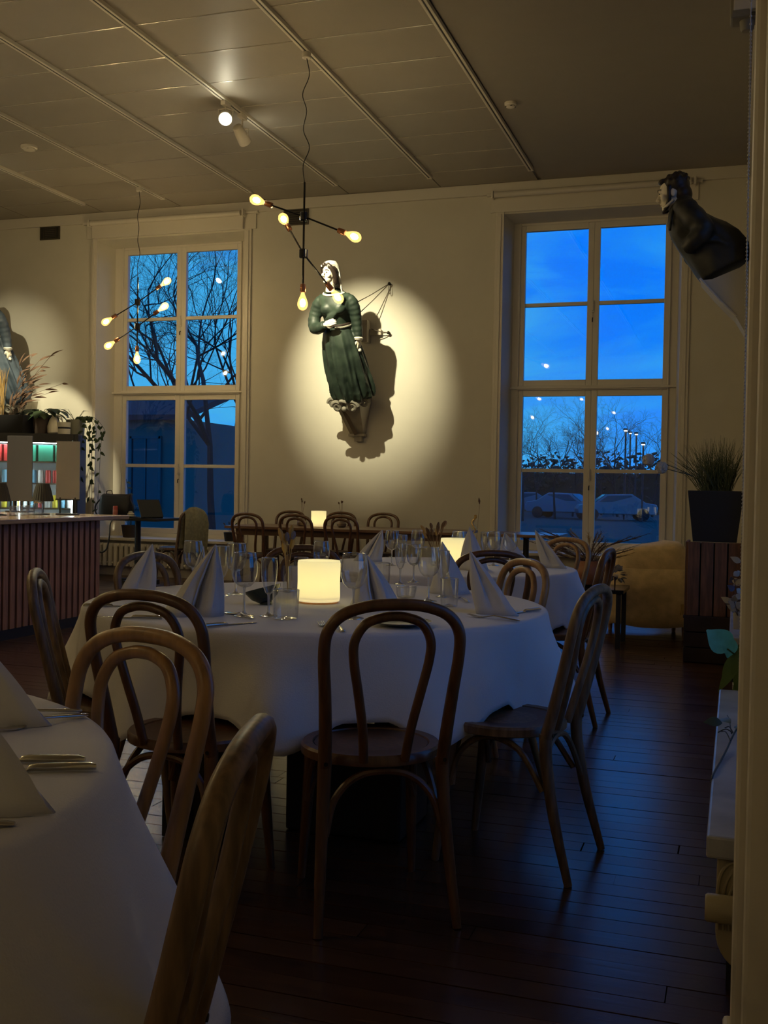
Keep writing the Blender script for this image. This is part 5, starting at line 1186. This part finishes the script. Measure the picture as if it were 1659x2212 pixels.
for y in (-.6, .6): box('radiator_foot', (.01, y, .075), (.05, .03, .15), m_black, t)
# orchids on the far and near sills
m_blue = mat('blue_petal', (.10, .56, .78), .6, noise_amt=.2, scale=30)
t = potted('orchid', .02, 4.75, .449, [(.02, 0), (.022, .003), (.03, .05)], 'trailing orchid with one turquoise petal and green leaves between the sills')
t.location.z = .40
box('pot_shelf', (.03, 0, -.012), (.09, .14, .02), m_wood_white, t)
q = at_y(1560, 1384, 4.5)-t.location
fl = MB(); leaf(fl, q+V(.040, 0, -.035), V(-1, -.1, .75), (0, -1, .1), .125, .105, .1, 10); fl.build('petal', m_blue, t, 80)
fl = MB(); leaf(fl, q+V(.038, -.005, .015), V(-.2, -.1, -1), (0, -1, .1), .085, .06, .15, 8); fl.build('petal', m_blue, t, 80)
MB().tube(cr([(0, 0, .03), (.0, -.1, .16), tuple(q+V(.05, .0, -.05)), tuple(q+V(.02, -.01, -.03))], 5), .003, 5).build('flower_stem', m_leafd, t)
for (px, py, dx, dz, ln, wd) in ((1600, 1400, -.1, -1, .19, .05), (1598, 1430, -.5, -.9, .17, .045), (1604, 1470, -.2, -1, .13, .05), (1612, 1410, .1, -1, .17, .05), (1590, 1420, -.35, -1, .16, .05)):
    q = at_y(px, py-12, 4.55)-t.location; lf = MB(); leaf(lf, q, (dx, -.2, dz), (0, -1, .3), ln, wd, .15, 8); lf.build('leaf', mat('orchid_leaf', (.10, .17, .03), .4), t, 80)
t = thing('fallen_vine', (.02, 2.95, .4505), 'bare dark vine with a few leaves lying over the marble sill', 'vine')
def S(px, py, dz=.012): return at_z(px, py, .45+dz)-t.location
pts = cr([S(1606, 1530, .10), S(1600, 1560, .06), S(1585, 1585, .03), S(1570, 1618, .012), S(1556, 1645, .006), S(1541, 1672, .006), S(1536, 1690, -.01)], 6)
MB().tube(pts, .0032, 6).build('main_stem', mat('vine_dark', (.015, .02, .014), .5), t)
for a_, b_ in (((1585, 1585), (1551, 1582)), ((1585, 1585), (1566, 1572)), ((1592, 1570), (1605, 1545)), ((1580, 1585), (1571, 1545)), ((1578, 1600), (1558, 1580))):
    MB().tube(cr([S(*a_, .025), lerp(S(*a_, .025), S(*b_, .02), .5)+V(0, 0, .012), S(*b_, .02)], 4), .0018, 5).build('side_stem', mat('vine_dark', (.015, .02, .014), .5), t)
m_vl = mat('vine_leaf', (.028, .05, .022), .45)
for (px, py, dx, dy, ln, wd) in ((1560, 1562, -1, -.2, .055, .045), (1578, 1562, -.6, 1.5, .10, .028), (1590, 1568, .2, -1.2, .06, .022), (1605, 1560, .7, .6, .04, .022), (1612, 1545, .4, 1, .04, .02), (1592, 1575, .6, .1, .04, .02)):
    lf = MB(); leaf(lf, S(px, py, .035), (dx, dy, .15), (-.2, -.6, 1), ln, wd, .2, 8); lf.build('leaf', m_vl, t, 80)
t = thing('lilac_spray', (.03, 6.2, .449), 'dusky lilac and white dried spray in a pot on the farther sill', 'dried flowers')
MB().lathe([(.022, 0), (.026, .002), (.03, .10), (.026, .10), (.022, .01)], 16).build('pot', m_pale, t)
r = random.Random(44)
for i in range(10):
    h = r.uniform(.12, .42); e_ = V(r.uniform(-.04, .03), r.uniform(-.16, .16), h); pts = cr([(0, 0, .06), (e_.x*.3, e_.y*.4, h*.6), e_], 5); st = MB().tube(pts, .002, 5).build('stem', m_dbrown, t)
    lf = MB()
    for k in range(3): a = r.uniform(0, 6.28); leaf(lf, pts[-1-k*2], (math.cos(a)*.7, math.sin(a), .4), (0, -1, .2), .06, .035, .3, 6)
    lf.build('petals', m_pale if i % 2 else m_lilac, st)

# ------------------------------------------------------------------ outside
m_lawn = mat('lawn', (.018, .024, .02), .95, noise_amt=.5, scale=.6)
struct(MB().add([(-160, YB+.53, -.35), (120, YB+.53, -.35), (120, 160, -.35), (-160, 160, -.35)], [(0, 1, 2, 3)]).build('ground', m_lawn, None, False))
struct(MB().add([(XR+.53, -40, -.36), (120, -40, -.36), (120, YB+.53, -.36), (XR+.53, YB+.53, -.36)], [(0, 1, 2, 3)]).build('ground', m_lawn, None, False))
m_bark = mat('bark', (.022, .019, .017), .9)
def tree_mesh(seed, h, spread, depth=6, nb=3, trunk=.16, lean=0.):
    r = random.Random(seed); wood = MB()
    def grow(p, d, ln, rad, k):
        n = 3 if k > 1 else 2; pts = [p]; q = p; dd = d
        for i in range(n):
            dd = (dd+V(r.uniform(-1, 1), r.uniform(-1, 1), r.uniform(-.5, .7))*(.16 if k == depth else .24)).normalized(); q = q+dd*ln/n; pts.append(q)
        wood.tube(pts, [rad*(1-.45*i/n) for i in range(n+1)], 6 if k >= depth-1 else 3, cap=False)
        if k <= 0: return
        m = nb+(1 if r.random() < .55 else 0) if k < depth else nb+2
        for j in range(m):
            i = n if j == 0 else r.randint(1 if k < depth else 2, n); a = r.uniform(0, 2*PI); o = dd.orthogonal().normalized(); o = Quaternion(dd, a) @ o
            s = spread*r.uniform(.55, 1.15); nd = (dd+o*s+V(0, 0, .12)).normalized(); grow(pts[i], nd, ln*r.uniform(.58, .80), rad*.55*(1 if j else 1.1), k-1)
    grow(V(0, 0, 0), V(lean, 0, 1).normalized(), h*.36, trunk, depth); return wood.mesh('branches')
def tree(x, y, me, label, rz=0, sc=1.0, z=-.35, grp='bare trees outside the windows'):
    o = bpy.data.objects.new('bare_tree', me); C.objects.link(o); o.location = (x, y, z); o.rotation_euler = (0, 0, rz); o.scale = (sc,)*3
    return tag(o, label, 'tree', grp)
tA = tree_mesh(3, 10.5, .95, 9, 2, .11); tA.materials.append(m_bark); tB = tree_mesh(8, 9.0, .85, 8, 2, .08); tB.materials.append(m_bark); tD = tree_mesh(17, 7.0, .9, 7, 2, .09); tD.materials.append(m_bark)
def bearing(px, d): q = ray(px, 1060); return q.x/q.y*d
tree(bearing(462, 24), 24, tA, 'large bare tree with a dark trunk behind the right half of the left window')
tree(bearing(395, 31), 31, tA, 'bare tree seen through the middle of the left window', 2.1, 1.1)
tree(bearing(325, 37), 37, tB, 'slimmer bare tree low in the left half of the left window', .6, 1.25)
tree(bearing(530, 33), 33, tB, 'bare tree half cut by the right edge of the left window', 1.2, 1.2)
tw_ = [(1130, 52, 'at the left border of the right window'), (1165, 60, 'second from the left'), (1200, 57, 'third from the left'), (1238, 64, 'left of the mullion'), (1262, 58, 'behind the mullion'), (1300, 70, 'just right of the mullion'), (1335, 66, 'right of the middle'), (1372, 72, 'second from the right border'), (1410, 68, 'by the right border')]
for i, (px, d, w) in enumerate(tw_):
    tree(bearing(px, d), d, (tD, tB, tD)[i % 3], 'small bare tree on the skyline, right window, '+w, i*1.3, (1.0, .8, .95, .78, .9, .85, 1.0, .7, .9)[i]*d/66)
m_bush = mat('hedge_leaf', (.030, .040, .026), .95)
def hedge(px0, px1, d, h, label, seed):
    r = random.Random(seed); mb = MB(); x0, x1 = bearing(px0, d), bearing(px1, d); n = 3200
    for i in range(n):
        c = V(r.uniform(x0, x1), d+r.uniform(-1.5, 1.5), r.uniform(.0, h)*r.uniform(.6, 1)); s = r.uniform(.10, .30); a = r.uniform(0, 6.28); u = V(math.cos(a), math.sin(a)*.5, r.uniform(-.5, .8)).normalized(); v = u.orthogonal().normalized()
        mb.add([c-u*s, c+v*s*.6, c+u*s, c-v*s*.6, c+u.cross(v)*s*.3], [(0, 1, 4), (1, 2, 4), (2, 3, 4), (3, 0, 4)])
    mb.box(((x0+x1)/2, d, h*.3), (x1-x0, 2, h*.62)); o = mb.build('hedge', m_bush, None, False); o.location = (0, 0, -.35); return tag(o, label, 'hedge', None, 'stuff')
hedge(1040, 1480, 78, 4.6, 'dark belt of bushes along the skyline outside the right window', 1); hedge(225, 620, 46, 2.6, 'dark hedge far behind the bare trees of the left window', 2)
# parked cars
m_cpaint = mat('car_paint', (.13, .14, .16), .3, coat=.4); m_cglass = mat('car_glass', (.02, .03, .04), .1); m_tyre = mat('tyre', (.012, .012, .012), .8)
def car(x, y, rz, label, dark=False):
    t = thing('car', (x, y, -.35), label, 'car', rz, None)
    prof = [(-2.05, .35), (-2.1, .62), (-1.95, .82), (-1.2, .92), (-.55, 1.38), (.75, 1.42), (1.45, .98), (2.05, .88), (2.12, .55), (2.05, .33)]
    rr = [[V(px_, sy*.80*(1 if pz < 1.0 else .86), pz) for px_, pz in prof] for sy in (-1, 1)]
    MB().loft(rr).build('car_body', mat('car_paint_dark', (.06, .07, .09), .3, coat=.6) if dark else m_cpaint, t, 30, bevel=.04)
    for sy in (-1, 1):
        MB().loft([[V(a, sy*(.80 if q < 1.0 else .70)+sy*e*.01, q) for a, q in ((-.98, .98), (-.50, 1.32), (.70, 1.35), (1.22, 1.0))] for e in (1.2, 2.2)]).build('side_window', m_cglass, t, False)
        for x_ in (-1.3, 1.35): MB().lathe([(.18, -.10), (.32, -.09), (.32, .09), (.18, .10)], 20, (x_, sy*.74, .32), Matrix.Rotation(PI/2, 3, 'X')).build('wheel', m_tyre, t)
    for e, pts in (('windscreen', ((1.40, 1.02), (.78, 1.41))), ('rear_window', ((-1.16, .95), (-.58, 1.37)))):
        (a, q), (a2, q2) = pts; k = .02 if e == 'windscreen' else -.02
        MB().loft([[V(a+k, -.66, q), V(a+k, .66, q), V(a2+k, .58, q2), V(a2+k, -.58, q2)], [V(a+2*k, -.66, q+.012), V(a+2*k, .66, q+.012), V(a2+2*k, .58, q2+.012), V(a2+2*k, -.58, q2+.012)]]).build(e, m_cglass, t, False)
    for sy in (-1, 1): box('headlamp', (2.08, sy*.58, .68), (.08, .26, .14), mat('lamp_glass', (.5, .5, .5), .1), t)
car(bearing(1128, 64), 64, .3, 'parked car farthest left in the lower panes of the right window'); car(bearing(1222, 60), 60, 2.9, 'pale parked car left of the mullion in the right window'); car(bearing(1330, 58), 58, .25, 'pale parked car right of the mullion in the right window')
# outbuilding beyond the left window
m_hwall = mat('house_render', (.17, .155, .13), .9, noise_amt=.15, scale=1.2)
xh0, xh1 = bearing(292, 27), bearing(402, 27)
t = thing('outbuilding', ((xh0+xh1)/2, 27, -.35), 'pale outbuilding with one dark window beyond the left window', 'building'); w = xh1-xh0
box('wall', (-1.0, 2, 1.7), (w+1.6, 4, 3.4), m_hwall, t)
rf = MB().loft([[V(-w/2-2.1, -.4, 3.35), V(w/2+.2, -.4, 3.35), V(w/2+.2, -.4, 3.5), V(-w/2-2.1, -.4, 3.5)], [V(-w/2-2.1, 2.2, 4.1), V(w/2+.2, 2.2, 4.1), V(w/2+.2, 2.2, 4.3), V(-w/2-2.1, 2.2, 4.3)]]); rf.build('roof', mat('roof_dark', (.03, .03, .034), .8), t, False)
xw = bearing(315, 27)-(xh0+xh1)/2
wf = MB()
for s in (-1, 1): wf.box((xw+s*.48, -.04, 1.85), (.08, .1, 2.1)); wf.box((xw, -.04, 1.85+s*1.02), (1.0, .1, .08))
m_grey = mat('grey_frame', (.10, .10, .10), .6); wf = wf.build('window', m_grey, t, False); box('pane', (xw, -.02, 1.85), (.9, .04, 1.98), m_cglass, wf); box('glazing_bar', (xw, -.05, 1.85), (.04, .05, 1.98), m_grey, wf)
# distant street lamps
for i, (px, py, d) in enumerate(((1352, 930, 60), (1375, 938, 64), (1390, 960, 56), (1362, 936, 75), (1286, 972, 66))):
    q = ray(px, py); x = q.x/q.y*d; z = EYE+q.z/q.y*d
    t = thing('street_lamp', (x, d, -.35), 'distant lit street lamp in the right window, ' + ('leftmost of the right group', 'third of the right group', 'lowest and rightmost', 'second of the right group', 'alone beside the mullion')[i], 'street lamp')
    MB().tube([(0, 0, 0), (0, 0, z+.35)], .05, 6).build('post', m_black, t); box('lamp_head', (0, -.1, z+.40), (.2, .5, .10), m_black, t); box('lamp_lens', (0, -.1, z+.33), (.14, .35, .04), emitmat('street_glow', (.95, .95, .85), 9), t)
